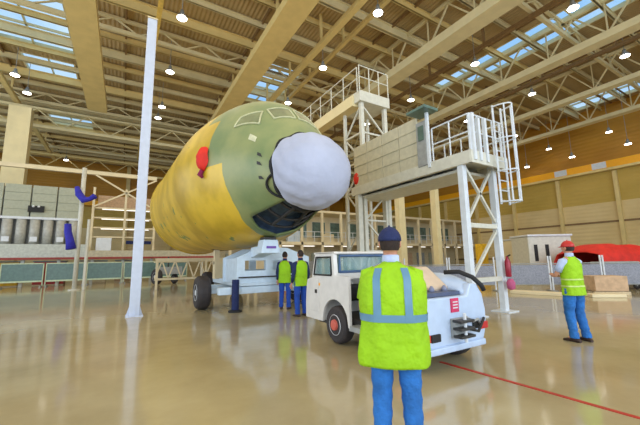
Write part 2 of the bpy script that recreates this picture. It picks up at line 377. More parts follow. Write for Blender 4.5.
def fus_mat():
    m = bpy.data.materials.new('primer_yellow_and_green'); m.use_nodes = True; n = m.node_tree; b = n.nodes['Principled BSDF']
    t = n.nodes.new('ShaderNodeTexCoord'); sp = n.nodes.new('ShaderNodeSeparateXYZ'); n.links.new(t.outputs['Object'], sp.inputs[0])
    def math_(op, a, b_):
        q = n.nodes.new('ShaderNodeMath'); q.operation = op
        for i, v in enumerate((a, b_)):
            if isinstance(v, (int, float)): q.inputs[i].default_value = v
            else: n.links.new(v, q.inputs[i])
        return q.outputs[0]
    nz = n.nodes.new('ShaderNodeTexNoise'); nz.inputs['Scale'].default_value = 1.1; nz.inputs['Detail'].default_value = 3
    n.links.new(t.outputs['Object'], nz.inputs['Vector'])
    # boundary: y > limit(z) is yellow; lower forward edge further forward
    wob = math_('MULTIPLY', math_('SUBTRACT', nz.outputs['Fac'], .5), .35)
    step = math_('MULTIPLY', math_('GREATER_THAN', sp.outputs['Z'], 4.2), .65)
    step2 = math_('MULTIPLY', math_('GREATER_THAN', sp.outputs['Z'], 5.7), .6)
    lim = math_('ADD', math_('ADD', -2.15, step), step2)
    lim = math_('SUBTRACT', lim, math_('MULTIPLY', math_('MAXIMUM', math_('SUBTRACT', 3.0, sp.outputs['Z']), 0), -.35))
    isy = math_('GREATER_THAN', math_('ADD', sp.outputs['Y'], wob), lim)
    z2 = n.nodes.new('ShaderNodeTexNoise'); z2.inputs['Scale'].default_value = .9; z2.inputs['Detail'].default_value = 5; n.links.new(t.outputs['Object'], z2.inputs['Vector'])
    def ramp(c1, c2):
        r = n.nodes.new('ShaderNodeValToRGB'); r.color_ramp.elements[0].color = (*c1, 1); r.color_ramp.elements[1].color = (*c2, 1); r.color_ramp.elements[0].position = .4; r.color_ramp.elements[1].position = .62
        n.links.new(z2.outputs['Fac'], r.inputs[0]); return r.outputs[0]
    mx = n.nodes.new('ShaderNodeMix'); mx.data_type = 'RGBA'; n.links.new(isy, mx.inputs[0])
    n.links.new(ramp(srgb(116, 134, 88), srgb(146, 152, 100)), mx.inputs[6]); n.links.new(ramp(srgb(192, 158, 34), srgb(222, 186, 54)), mx.inputs[7])
    # small green touch-up patches
    v = n.nodes.new('ShaderNodeTexNoise'); v.inputs['Scale'].default_value = 1.7; n.links.new(t.outputs['Object'], v.inputs['Vector'])
    pt = math_('GREATER_THAN', v.outputs['Fac'], .70)
    mx2 = n.nodes.new('ShaderNodeMix'); mx2.data_type = 'RGBA'; n.links.new(pt, mx2.inputs[0]); n.links.new(mx.outputs[2], mx2.inputs[6]); mx2.inputs[7].default_value = (*srgb(120, 136, 70), 1)
    n.links.new(mx2.outputs[2], b.inputs['Base Color']); b.inputs['Roughness'].default_value = .38
    return m
FM = fus_mat()
NT = 72
def rng(a, b, n): return [a + (b - a) * k / n for k in range(n + 1)]
SS = rng(1.0, 3.6, 24) + rng(3.75, 12.99, 34)
# skin with the open bay under the chin
BAYH = lambda s: R(36) * (1 if s < 2.6 else max(0, (2.95 - s) / .35) ** .5) if s < 2.95 else 0
def skin_rows(ss, off=0, full=True):
    rows = []
    for s in ss:
        h = BAYH(s); lo = -PI + h; hi = PI - h
        rows.append([SF(s, lo + (hi - lo) * k / NT, off) for k in range(NT + 1)])
    return rows
mb = MB().grid(skin_rows(SS)); fus = pbuild(mb, 'fuselage', FM, solid=.05)
fus.modifiers['s'].offset = -1
# rear opening: bulkhead and frames
mb = MB(); rows = [SF(12.85, 2 * PI * k / 48, -.12) for k in range(48)]
mb.add(rows, [tuple(range(48))]); pbuild(mb, 'rear_bulkhead', M['dark'], smooth=False, solid=.05)
mb = MB().tube([SF(12.99, 2 * PI * k / 48, .0) for k in range(49)], .06, 8); pbuild(mb, 'rear_rim', mat('primer_yellow', srgb(190, 160, 50), .4))
# radome under its fabric cover
mb = MB(); rows = []
for i, s in enumerate(rng(0.0, 1.12, 22)):
    row = []
    for k in range(72):
        th = 2 * PI * k / 72
        f = .04 + (.04 * abs(math.sin(th * 2.5 + s * 4)) + .03 * abs(math.sin(th * 5.5 - s * 6))) * min(1, s * 1.5)
        row.append(SF(s, th, f if s > .05 else .03) + Vector((0, -.06, 0)))
    rows.append(row)
mb.grid(rows, True); mb.add(rows[0], [tuple(range(72))])
pbuild(mb, 'nose_cover', M['cover'])
mb = MB().tube([SF(1.14, 2 * PI * k / 60, .05 + .03 * math.sin(k)) for k in range(61)], .045, 8); ob = pbuild(mb, 'cover_hem', M['black'])
mb = MB().tube([SF(1.12 + .3 * math.sin(PI * k / 10), R(-140 + 40 * k / 10), .04) for k in range(11)], .035, 6); pbuild(mb, 'cover_strap', M['black'])
# bay inside
bm_ = mat('bay_interior', srgb(74, 94, 122), .5, var=.3, scale=4)
mb = MB(); rows = []
for s in rng(1.2, 3.3, 10):
    h = R(46); rows.append([SF(s, PI - h + 2 * h * k / 20, -.5 if s > 1.3 and s < 3.1 else -.1) for k in range(21)])
mb.grid(rows); pbuild(mb, 'bay_lining', bm_)
for s in rng(1.5, 2.5, 2):
    mb = MB().tube([SF(s, PI - BAYH(s) + 2 * BAYH(s) * k / 16, -.1) for k in range(17)], .04, 6); pbuild(mb, 'bay_frame', M['dark'])
for t_ in (-12, 14):
    mb = MB().tube([SF(s, PI + R(t_), -.1) for s in rng(1.2, 2.5, 10)], .05, 6); pbuild(mb, 'bay_stringer', M['dark'])
mb = MB()
def patch(s0, s1, t0, t1, off, n=8, sk=0, sk2=0):
    rows = []
    for i in range(n + 1):
        rows.append([SF(s0 + (s1 - s0) * i / n + (sk + (sk2 - sk) * i / n) * k / n, R(t0 + (t1 - t0) * k / n), off) for k in range(n + 1)])
    return MB().grid(rows)
wm = mat('cockpit_glass', srgb(112, 120, 84), .15, var=.25, scale=2)
for sg in (-1, 1):
    for (A_, B_, C_, D_) in (((1.62, 3), (1.72, 32), (2.12, 29), (2.02, 3)), ((1.90, 50), (2.62, 63), (2.60, 52), (2.14, 35))):
        def Q(u, v, off=.012):
            sq = (A_[0] * (1 - u) + B_[0] * u) * (1 - v) + (D_[0] * (1 - u) + C_[0] * u) * v; tq = (A_[1] * (1 - u) + B_[1] * u) * (1 - v) + (D_[1] * (1 - u) + C_[1] * u) * v
            return SF(sq, R(sg * tq), off)
        pbuild(MB().grid([[Q(a / 8, b / 8, .02) for a in range(9)] for b in range(9)]), 'cockpit_window', wm)
        E = [(0, k / 8) for k in range(8)] + [(k / 8, 1) for k in range(8)] + [(1, 1 - k / 8) for k in range(8)] + [(1 - k / 8, 0) for k in range(9)]
        pbuild(MB().tube([Q(v, u, .015) for u, v in E], .028, 5), 'window_seal', mat('pale_primer', srgb(190, 190, 150), .45))
def onplane(px, py):
    best = None
    for i in range(120):
        for k in range(110):
            s = .3 + 12 * (i / 120) ** 1.2; th = R(-150 + 2.0 * k); p = PM @ SF(s, th)
            if th > 1.2: break
            q = proj(p); d = (q[0] - px)**2 + (q[1] - py)**2
            n = (SF(s + .02, th) - SF(s, th)).cross(SF(s, th + .02) - SF(s, th)); n = -(PM.to_3x3() @ n)
            if n.dot(PM.to_3x3() @ (SF(s, th, .1) - SF(s, th))) < 0: n = -n
            if n.dot(Vector((0, 0, 1.5)) - p) < 0: continue
            if best is None or d < best[0]: best = (d, s, th)
    print('ONPLANE', px, py, best); return best[1], best[2]
s_, t_ = onplane(205, 160)
mb = MB(); c = SF(s_, t_); rows = []
for i in range(9):
    rr = i / 8
    rows.append([SF(s_ + .2 * rr * math.cos(a), t_ + (.16 * rr * math.sin(a)), .03 + .2 * math.sqrt(max(0, 1 - rr**1.6)) + .02 * math.sin(5 * a) * rr) for a in [2 * PI * k / 24 for k in range(24)]])
mb.grid(rows, True); o = pbuild(mb, 'intake_cover', M['red']); o['label'] = 'red fabric cover'
mb = MB().tube([SF(s_ + .03, t_ - .15, .06), SF(s_ + .1, t_ - .2, .1), SF(s_ + .06, t_ - .24, .05)], [.06, .08, .04], 8); o = pbuild(mb, 'cover_tail', mat('maroon_cloth', srgb(130, 20, 70), .8))
for px, py in ((261, 154), (260, 164), (261, 178)):
    s_, t_ = onplane(px, py); pbuild(patch(s_ - .08, s_ + .08, math.degrees(t_) - 1.8, math.degrees(t_) + 1.8, .015, 3, sk=.06), 'sensor_plate', M['dark'])
s_, t_ = onplane(254, 138); pbuild(patch(s_ - .12, s_ + .12, math.degrees(t_) - 3, math.degrees(t_) + 3, .012, 3), 'access_panel', mat('pale_primer2', srgb(205, 205, 170), .5))

# ================================================================== trailer carrying the aircraft
def wheel(parent, c, r, wd, axis=(1, 0, 0), rimr=.5, rim_m=None, nm='wheel'):
    ax = Vector(axis).normalized()
    o = MB().lathe(Vector(c) - ax * wd / 2, ax, [(0, r * rimr), (0, r * .86), (wd * .12, r * .96), (wd * .3, r), (wd * .7, r), (wd * .88, r * .96), (wd, r * .86), (wd, r * rimr)], 32).build(nm, M['tyre'], parent, smooth=False)
    for sg in (-1, 1):
        MB().lathe(Vector(c) + ax * sg * (wd / 2 + .008), -ax * sg, [(.0, r * rimr * .3), (.005, r * rimr * .34), (.04, r * rimr * .5), (.05, r * rimr * .85), (0, r * rimr * .95), (.02, r * rimr * 1.04)], 24).build('rim', rim_m or M['white'], o, smooth=False)
    return o
tr = thing('transport_trailer', (0, 0, 0), 'pale blue steel trailer carrying the aircraft nose on big tyres', 'trailer')
yF = 10.1
BW = M['blue_white']
def plate_with_holes(x0, x1, z0, z1, holes, y, th):           # rows of boxes round rectangular holes
    xs = sorted({x0, x1} | {h for H in holes for h in H[:2]}); zs = sorted({z0, z1} | {h for H in holes for h in H[2:]}); mb = MB()
    for i in range(len(xs) - 1):
        for j in range(len(zs) - 1):
            cx, cz = (xs[i] + xs[i + 1]) / 2, (zs[j] + zs[j + 1]) / 2
            if any(H[0] < cx < H[1] and H[2] < cz < H[3] for H in holes): continue
            mb.b2(xs[i], xs[i + 1], y, y + th, zs[j], zs[j + 1])
    return mb
for yy in (yF, yF + 1.6):
    plate_with_holes(3.05, 5.6, .82, 1.62, [(3.3, 4.0, 1.2, 1.52), (4.25, 4.6, 1.2, 1.52)], yy, .1).build('side_frame', BW, tr)
    MB().prism([(3.05, yy, 1.62), (5.6, yy, 1.62), (4.75, yy, 1.93), (3.75, yy, 1.93)], (0, .1, 0)).build('frame_gusset', BW, tr)
    MB().b2(2.5, 5.8, yy - .06, yy + .16, .5, .72).build('chassis_beam', BW, tr, bevel=.02)
for x in (3.1, 5.4): MB().b2(x, x + .15, yF + .1, yF + 1.6, .8, 1.6).build('cross_plate', BW, tr)
MB().b2(3.0, 5.65, yF - .1, yF + 1.75, .74, .82).build('deck_plate', BW, tr)
MB().b2(3.1, 5.5, yF - .06, yF - .0, .98, 1.02).build('dark_groove', M['dark'], tr)
mb = MB(); mb.prism([(3.42, 9.0, 1.72), (4.02, 9.0, 1.72), (3.94, 9.0, 2.12), (3.5, 9.0, 2.12)], (0, .45, 0)); mb.prism([(3.5, 9.3, 1.72), (3.5, 9.45, 1.95), (3.5, yF + .05, 1.93), (3.5, yF + .05, 1.6)], (.45, 0, 0))
mb.build('support_head', BW, tr, bevel=.02)
MB().b2(3.58, 3.88, 8.985, 9.0, 1.86, 1.93).build('marking', M['purple'], tr)
MB().b2(3.52, 3.92, 9.05, 9.4, 2.12, 2.2).build('support_pad', M['dark'], tr, bevel=.02)
for (wx, wy) in ((2.25, 11.2), (5.7, 11.2), (3.35, 15.6), (4.7, 15.6)):
    wheel(tr, (wx, wy, .53), .53, .4, rimr=.5, rim_m=M['white'])
    MB().b2(min(wx, 3.9) if wx < 3.9 else 3.9, 3.9 if wx < 3.9 else wx, wy - .08, wy + .08, .47, .6).build('axle', BW, tr)
for sx in (3.6, 4.4): MB().b2(sx - .12, sx + .12, yF + .1, 15.4, .62, .82).build('long_beam', BW, tr)
mb = MB(); mb.b2(3.3, 4.8, 14.0, 14.4, .8, 1.5); mb.build('rear_cradle', M['cream'], tr)
mb = MB(); mb.add(*[[PM @ SF(s, PI - .2 + .4 * k / 12, -.0) for s in (8.0, 8.6) for k in range(13)], [(k, k + 1, k + 14, k + 13) for k in range(12)]]); mb.build('cradle_pad', M['dark'], tr, solid=-.08)
for sx in (3.4, 4.7): MB().b2(sx - .1, sx + .1, 14.1, 14.3, 1.4, 2.0).build('cradle_post', M['cream'], tr)
j = G(235, 312); jb = MB().tube([(j.x, j.y, .06), (j.x, j.y, .95)], .11, 14).build('jack_leg', M['navy'], tr)
MB().lathe((j.x, j.y, 0), (0, 0, 1), [(0, .2), (.04, .2), (.07, .1)]).build('jack_foot', M['black'], jb)
MB().bar((j.x, j.y, .6), (j.x + .2, yF, .62), .12).build('jack_arm', BW, tr)
MB().bar((4.9, yF, .58), (5.0, 8.9, .52), .12, .1).build('tow_bar', M['white'], tr)

# ================================================================== tow tractor
tg = thing('tow_tractor', (4.1, 4.55, 0), 'white airport tow tractor with open cab, end panel facing the camera', 'tractor')
TX, TY = -4.1, -4.55
def tb(mb, name, m, parent=None, **k):
    mb.v = [(v[0] + TX, v[1] + TY, v[2]) for v in mb.v]; return mb.build(name, m, parent or tg, **k)
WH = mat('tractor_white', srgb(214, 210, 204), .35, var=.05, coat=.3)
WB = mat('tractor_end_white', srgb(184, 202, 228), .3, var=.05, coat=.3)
xa, xb = 3.36, 4.70
# side bodies with wheel arches and footwell
def side_panel(x, th):
    mb = MB(); arch = []
    cy, cz, r = 5.12, .36, .42
    top = [(2.98, .98), (3.6, 1.16), (4.3, 1.18), (5.12, 1.22), (5.62, 1.22), (6.15, 1.10), (6.22, .45)]
    def low(y):
        for c_ in (cy, 3.55):
            if abs(y - c_) < r: return cz + math.sqrt(r * r - (y - c_)**2)
        return .34
    N = 80
    def topz(y):
        for (a, za), (b, zb) in zip(top[:-1], top[1:]):
            if a <= y <= b: return za + (zb - za) * (y - a) / (b - a)
        return .5
    for k in range(N):
        ya = 3.12 + 3.08 * k / N; yb = 3.12 + 3.08 * (k + 1) / N; ym = (ya + yb) / 2
        if 4.28 < ym < 4.66: continue
        mb.prism([(x, ya, low(ya)), (x, yb, low(yb)), (x, yb, topz(yb)), (x, ya, topz(ya))], (th, 0, 0))
    return mb
tb(side_panel(xa, .05), 'side_panel', WH); tb(side_panel(xb - .05, .05), 'side_panel', WH)
tb(MB().b2(xa + .3, xb - .3, 4.26, 4.68, .3, 1.1), 'footwell_lining', M['dark'])
tb(MB().b2(xa, xb, 4.26, 4.68, .3, .38), 'step', M['grey'])
# far end
tb(MB().prism([(xa + .06, 6.1, .34), (xa + .06, 6.2, .4), (xa + .06, 6.17, 1.08), (xa + .06, 5.62, 1.19), (xa + .06, 5.55, .34)], (xb - xa - .12, 0, 0)), 'front_body', WH, bevel=.03)
# engine body / deck near end, sloped top
tb(MB().prism([(xa + .06, 3.2, .42), (xa + .06, 4.26, .42), (xa + .06, 4.26, 1.14), (xa + .06, 3.75, 1.12), (xa + .06, 3.3, .95), (xa + .06, 3.2, .94)], (xb - xa - .12, 0, 0)), 'engine_body', WH, bevel=.03)
hood = MB().prism([(3.44, 3.42, 1.0), (3.44, 4.24, 1.12), (3.44, 4.2, 1.36), (3.44, 3.8, 1.36), (3.44, 3.42, 1.06)], (.94, 0, 0))
tb(hood, 'hood', mat('hood_beige', srgb(204, 182, 158), .4, var=.06), bevel=.05)
tb(MB().b2(3.5, 4.34, 3.2, 3.52, .955, 1.01), 'deck_recess', mat('deck_blue_grey', srgb(74, 84, 112), .5))
for x in (3.62, 3.92, 4.2): tb(MB().lathe((x, 3.36, 1.0), (0, 0, 1), [(0, .045), (.05, .04), (.09, .015)], 12), 'lifting_cone', mat('deck_grey', srgb(120, 126, 150), .5), smooth=True)
# end panel with curved corners
def endpanel():
    mb = MB(); pts = [(3.34, .3), (4.7, .3), (4.79, .5), (4.79, .72), (4.74, .95), (4.62, 1.1), (4.46, 1.12), (4.36, .95), (3.42, .95), (3.34, .85)]
    return mb.prism([(x, 3.1, z) for x, z in pts], (0, .12, 0))
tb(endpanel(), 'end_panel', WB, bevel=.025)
# curved right fender
rows = []
for k in range(11):
    t = k / 10; y = 3.17 + 1.0 * t
    zt = 1.1 + .16 * math.sin(PI * min(1, t * .9))
    rows.append([(4.79, y, .40), (4.79, y, .72), (4.75, y, zt - .18), (4.64, y, zt - .02), (4.50, y, zt), (4.38, y, zt - .1), (4.36, y, .96)])
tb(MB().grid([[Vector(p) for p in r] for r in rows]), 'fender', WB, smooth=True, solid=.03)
mb = MB().tube([(4.4, 3.5, 1.27), (4.5, 3.3, 1.28), (4.6, 3.15, 1.2), (4.7, 3.08, 1.08), (4.74, 3.07, 1.0)], .035, 8); tb(mb, 'hose', M['black'], smooth=True)
# hitch, hoses, sockets, lights and a placard on the end panel
ey = 3.1
tb(MB().b2(3.98, 4.14, ey - .02, ey, .74, .93), 'placard', mat('placard_pink', srgb(206, 50, 96), .5))
mb = MB()
for z in (.80, .84, .88): mb.b2(4.01, 4.11, ey - .026, ey - .02, z - .008, z + .008)
tb(mb, 'placard_lines', M['white'])
mb = MB(); mb.b2(3.95, 4.2, ey - .08, ey, .4, .66); tb(mb, 'hitch_plate', M['grey'], bevel=.01)
for z in (.44, .54, .64): tb(MB().b2(3.92, 4.22, ey - .2, ey - .06, z - .02, z + .015), 'hitch_jaw', M['dark'], bevel=.008)
tb(MB().tube([(4.07, ey - .15, .36), (4.07, ey - .15, .74)], .022, 8), 'hitch_pin', M['white'])
for x, z, c_ in ((3.62, .44, 'black'), (3.42, .45, 'redp'), (4.68, .5, 'redp'), (4.52, .52, 'black')):
    tb(MB().b2(x - .09, x + .09, ey - .035, ey, z - .05, z + .05), 'tail_lamp' if c_ == 'redp' else 'socket_box', M[c_], bevel=.01)
tb(MB().tube([(4.25, ey - .05, .5), (4.4, ey - .12, .46), (4.55, ey - .08, .55), (4.68, ey - .03, .6)], .02, 8), 'cable', M['black'], smooth=True)
tb(MB().tube([(4.2, ey - .05, .68), (4.32, ey - .1, .6), (4.45, ey - .09, .62), (4.6, ey - .03, .5)], .018, 8), 'cable', M['grey'], smooth=True)
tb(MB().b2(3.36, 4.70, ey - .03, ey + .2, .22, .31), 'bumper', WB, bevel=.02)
# cab
def bar(a, b, wd, name='cab_post', m=None): tb(MB().bar(a, b, wd), name, m or WH, bevel=.01)
zt = 1.60
for x in (xa + .04, xb - .04):
    bar((x, 5.12, 1.15), (x, 5.16, zt), .085); bar((x, 5.92, 1.15), (x, 5.78, zt), .07); bar((x, 5.12, zt), (x, 5.8, zt), .08, 'roof_rail')
    for pts in (((5.16, 1.2), (5.16, 1.56), (5.8, 1.56), (5.88, 1.2)),):
        tb(MB().prism([(x - .01, a, b) for a, b in pts], (.012, 0, 0)), 'side_glass', mat('cab_glass', srgb(150, 190, 190), .05, alpha=.25))
    # dark rubber seal
    P = [(x - .045 if x < 4 else x + .045, a, b) for a, b in ((5.2, 1.21), (5.2, 1.55), (5.75, 1.55), (5.84, 1.21), (5.2, 1.21))]
    tb(MB().tube(P, .018, 6), 'window_seal', M['black'])
tb(MB().b2(xa, xb, 5.08, 5.86, zt, zt + .05), 'cab_roof', WH, bevel=.02)
tb(MB().b2(xa, xb, 5.09, 5.16, 1.14, 1.25), 'rear_sill', WH)
tb(MB().b2(xa + .1, xb - .1, 5.11, 5.125, 1.25, zt), 'rear_window', MATS['cab_glass'])
P = [(xa + .12, 5.09, 1.27), (xa + .12, 5.09, zt - .03), (xb - .12, 5.09, zt - .03), (xb - .12, 5.09, 1.27), (xa + .12, 5.09, 1.27)]
tb(MB().tube(P, .025, 6), 'window_seal', mat('seal_blue', srgb(60, 90, 130), .5))
tb(MB().b2(xa + .08, xb - .08, 5.75, 5.8, 1.1, zt), 'windscreen', MATS['cab_glass'])
tb(MB().b2(3.6, 4.6, 5.2, 5.55, .7, 1.0), 'seat', M['black'], bevel=.04)
tb(MB().b2(xa - .012, xa, 5.66, 6.02, .5, 1.12), 'door', WH, bevel=.005)
tb(MB().b2(xa - .03, xa - .01, 5.72, 5.78, .85, .92), 'door_handle', M['black'])
tb(MB().b2(xa - .012, xa, 5.62, 5.655, 1.0, 1.05), 'side_marker', M['orange'])
WHEELS = [((xa + .12, 5.12, .33), .33), ((xb - .12, 5.12, .33), .33), ((xa + .14, 3.55, .33), .33), ((xb - .14, 3.55, .33), .33)]
for c_, r_ in WHEELS:
    wo = wheel(tg, (c_[0] + TX, c_[1] + TY, c_[2]), r_, .24, rimr=.56, rim_m=M['white'])
    for sg in (-1, 1): MB().lathe((c_[0] + TX + sg * .125, c_[1] + TY, c_[2]), (sg, 0, 0), [(-.02, .1), (.03, .09), (.04, .04)], 16).build('hub', M['rim'], wo)
tb(MB().b2(xa + .2, xb - .2, 3.2, 6.0, .25, .45), 'chassis', M['dark'])

# ================================================================== white pole
b = G(134, 316); 
pt = thing('white_pole', (b.x, b.y, 0), 'tall white square pole standing free on the floor at left', 'pole')
h = 9.35
mb = MB(); mb.v = []; mb.bar((0, 0, .02), (0, 0, h), .27, .27); mb.build('shaft', mat('pole_white', srgb(196, 204, 222), .4, var=.04), pt, bevel=.02)
MB().b2(-.22, .22, -.22, .22, 0, .03).build('base_plate', MATS['pole_white'], pt)
for a in range(4):
    c_, s_ = math.cos(a * PI / 2), math.sin(a * PI / 2); MB().prism([(c_ * .13, s_ * .13, .03), (c_ * .21, s_ * .21, .03), (c_ * .13, s_ * .13, .3)], (-s_ * .02, c_ * .02, 0)).build('base_gusset', MATS['pole_white'], pt)
MB().b2(-.15, .15, -.15, .15, h, h + .04).build('cap', M['cream'], pt)

# ================================================================== work platform (dock) with towers
dk = thing('work_dock', (8.7, 7.5, 0), 'tall pale grey steel work dock with raised platform and caged ladder', 'work platform')
DO = Vector((8.7, 7.5, 0))
def db(mb, name, m=None, **k):
    mb.v = [(v[0] - DO.x, v[1] - DO.y, v[2]) for v in mb.v]; return mb.build(name, m or M['dock'], dk, **k)
DX0, DX1, DYa, DYb, DZ = 7.75, 9.15, 5.35, 10.2, 4.15
DW = mat('dock_leg_white', srgb(212, 218, 224), .4, var=.05)
for (x, y) in ((DX0, DYa), (DX1, DYa)):
    db(MB().bar((x, y, 0), (x, y, DZ), .17), 'post', DW, bevel=.01); db(MB().b2(x - .25, x + .25, y - .25, y + .25, 0, .03), 'base_plate', DW)
for y in (DYa,):
    db(MB().bar((DX0, y, .9), (DX1, y, .9), .12), 'cross_beam'); db(MB().bar((DX0, y, 2.35), (DX1, y, 2.35), .12), 'cross_beam')
    db(MB().bar((DX0, y, 2.4), (DX1, y, 4.1), .07), 'brace'); db(MB().bar((DX1, y, 2.4), (DX0, y, 4.1), .07), 'brace'); db(MB().bar((DX0, y, .9), (DX1, y, 2.3), .07), 'brace')
for (x, y) in ((DX0, DYb - .3), (DX1, DYb - .3)): db(MB().bar((x, y, 0), (x, y, DZ), .2), 'post')
mb = MB(); mb.b2(DX0 - .1, DX1 + .2, DYa - .35, DYb, DZ, DZ + .1); mb.b2(DX0 - .12, DX0, DYa - .35, DYb, DZ - .18, DZ + .16); mb.b2(DX1 + .1, DX1 + .2, DYa - .35, DYb, DZ - .18, DZ + .16); mb.b2(DX0 - .1, DX1 + .2, DYa - .38, DYa - .3, DZ - .18, DZ + .16)
db(mb, 'deck')
for k in range(7):
    y = DYa + .5 + k * .7; db(MB().b2(DX0, DX1, y - .05, y + .05, DZ - .16, DZ), 'deck_joist', M['grey'])
db(MB().b2(DX0 + .1, DX1, DYa + .2, DYb, DZ - .30, DZ - .22), 'under_tray', M['dock'])
# panelled side
for k in range(4):
    y0 = 6.75 + k * .83; mb = MB(); mb.b2(DX0 - .06, DX0 - .02, y0, y0 + .8, DZ + .16, DZ + 1.75)
    for z in (DZ + .55, DZ + .95, DZ + 1.35): mb.b2(DX0 - .085, DX0 - .05, y0, y0 + .8, z, z + .03)
    db(mb, 'side_panel', M['dock_panel'])
db(MB().b2(DX0 - .16, DX0 + .03, 6.35, 6.72, DZ + .1, DZ + 1.5), 'control_box', M['grey'], bevel=.02)
db(MB().b2(DX0 - .19, DX0 - .15, 6.42, 6.62, DZ + .9, DZ + 1.35), 'control_screen', M['glassy'])
db(MB().bar((DX0 - .12, 6.3, DZ), (DX0 - .12, 6.3, DZ + 1.75), .08), 'mast', DW); db(MB().b2(DX0 - .5, DX0 + .1, 6.05, 6.75, DZ + 1.72, DZ + 1.8), 'lamp_hood', M['green_band'])
# guard rails
def rail(a, b, z, h, n, name='guard_rail', w_=.045):
    a, b = Vector((a[0], a[1], z)), Vector((b[0], b[1], z)); mb = MB()
    for f in (1.0, .55): mb.tube([a + Vector((0, 0, h * f)), b + Vector((0, 0, h * f))], w_ / 2, 6)
    for k in range(n + 1):
        p = a.lerp(b, k / n); mb.tube([p, p + Vector((0, 0, h))], w_ / 2, 6)
    return mb
db(rail((DX0, DYa - .3), (DX0, 6.25), DZ + .1, 1.1, 2), 'guard_rail', DW)
db(rail((DX0, DYa - .33), (DX1, DYa - .33), DZ + .1, 1.1, 4), 'guard_rail', DW)
db(rail((DX1 + .1, DYa - .3), (DX1 + .1, DYb), DZ + .1, 1.1, 8), 'guard_rail', DW)
for x, hh in ((DX0 + .05, 1.2), (DX0 + .3, 1.1), (DX0 + .6, 1.15)): db(MB().bar((x, DYa - .38, DZ - .1), (x, DYa - .38, DZ + hh), .09), 'gate_post', DW)
# caged ladder at the right end
lx, ly = 8.62, DYa - .5
mb = MB()
for dx in (0, .4): mb.tube([(lx + dx, ly, 2.9), (lx + dx, ly, DZ + 1.55)], .028, 6)
for k in range(9): mb.tube([(lx, ly, 3.0 + k * .28), (lx + .4, ly, 3.0 + k * .28)], .016, 6)
db(mb, 'ladder', DW)
mb = MB()
for z in (2.95, 3.8, 4.7, DZ + 1.5):
    mb.tube([(lx - .03 + .46 * (1 - math.cos(PI * k / 8)) / 2, ly - .42 * math.sin(PI * k / 8), z) for k in range(9)], .02, 6)
for k in (2, 4, 6): mb.tube([(lx - .03 + .46 * (1 - math.cos(PI * k / 8)) / 2, ly - .42 * math.sin(PI * k / 8), zz) for zz in (2.95, DZ + 1.5)], .02, 6)
db(mb, 'ladder_cage', DW)
# the tall tower behind the nose
ta = W(361, 200, 11.9); tb_ = W(387, 200, 12.9)
TZ = 8.0
tx0, tx1, ty0, ty1 = 8.0, 9.25, 9.85, 11.0
for (x, y) in ((tx0, ty0), (tx1, ty0), (tx0, ty1), (tx1, ty1)): db(MB().bar((x, y, 0), (x, y, TZ), .16 if y == ty0 else .12), 'tower_post', M['dock'], bevel=.01)
mb = MB()
zz = 0.6
sgn = 1
while zz < TZ - 1:
    mb.bar((tx0, ty0, zz), (tx1, ty0, zz), .07); mb.bar((tx0, ty0, zz), (tx0, ty1, zz), .07); mb.bar((tx0 if sgn > 0 else tx1, ty0, zz), (tx1 if sgn > 0 else tx0, ty0, zz + 1.2), .06); mb.bar((tx0, ty0 if sgn > 0 else ty1, zz), (tx0, ty1 if sgn > 0 else ty0, zz + 1.2), .05)
    zz += 1.2; sgn = -sgn
db(mb, 'tower_lattice')
db(MB().b2(tx0 - .2, tx1 + .15, ty0 - .2, ty1 + .15, TZ - .15, TZ + .3), 'tower_head', M['dock'], bevel=.02)
db(MB().b2(tx0 - .3, tx0 + .15, ty0 + .2, ty0 + 9.5, TZ - .25, TZ + .22), 'high_walkway', M['beam_light'])
db(rail((tx0 - .25, ty0 - .1), (tx0 - .25, ty0 + 9.5), TZ + .2, 1.1, 10), 'guard_rail', M['dock'])
db(rail((tx0 - .2, ty0 - .18), (tx1 + .1, ty0 - .18), TZ + .28, 1.1, 3), 'guard_rail', M['dock'])
q = W(351, 170, 11.2); db(MB().ball((tx0 - .25, ty0 + .1, q.z), (.12, .2, .28)), 'red_bag', M['red'], smooth=True); db(MB().bar((tx0 - .24, ty0 + .1, q.z + .2), (tx0, ty0 + .1, q.z + .3), .04), 'bag_hook', M['black'])
# red bottle and pink tag on right leg
fx = DX1 + .0; 
ex = thing('fire_extinguisher', (fx - .02, DYa - .21, .95), 'dark red fire extinguisher hung on the right front leg of the dock', 'fire extinguisher')
MB().lathe((0, 0, 0), (0, 0, 1), [(0, .06), (.02, .075), (.42, .075), (.5, .03), (.56, .03)], 16).build('cylinder', mat('extinguisher_red', srgb(150, 22, 48), .35), ex, smooth=True)
MB().bar((0, 0, .55), (0, -.1, .6), .03).build('valve', M['black'], ex)
MB().tube([(0, -.02, .55), (.09, -.03, .4), (.1, -.02, .1)], .014, 6).build('hose', M['black'], ex)
o = MB().lathe((0, 0, 0), (0, 0, 1), [(0, .03), (.04, .1), (.2, .11), (.3, .05)], 12).build('hanging_pouch', mat('pink_cloth', srgb(190, 90, 130), .8), None, smooth=True)
o.location = (fx - .02, DYa - .25, .6); tag(o, 'small pink pouch hanging below the fire extinguisher', 'pouch')

# ================================================================== red floor line
a, b = G(440, 362), G(645, 420); d = (b - a)
mb = MB().bar((a.x, a.y, .004), (b.x + d.x * .1, b.y + d.y * .1, .004), .05, .006)
tag(mb.build('floor_tape', mat('floor_tape_red', srgb(176, 44, 28), .5)), 'thin red line of tape running across the floor to the right', 'tape')

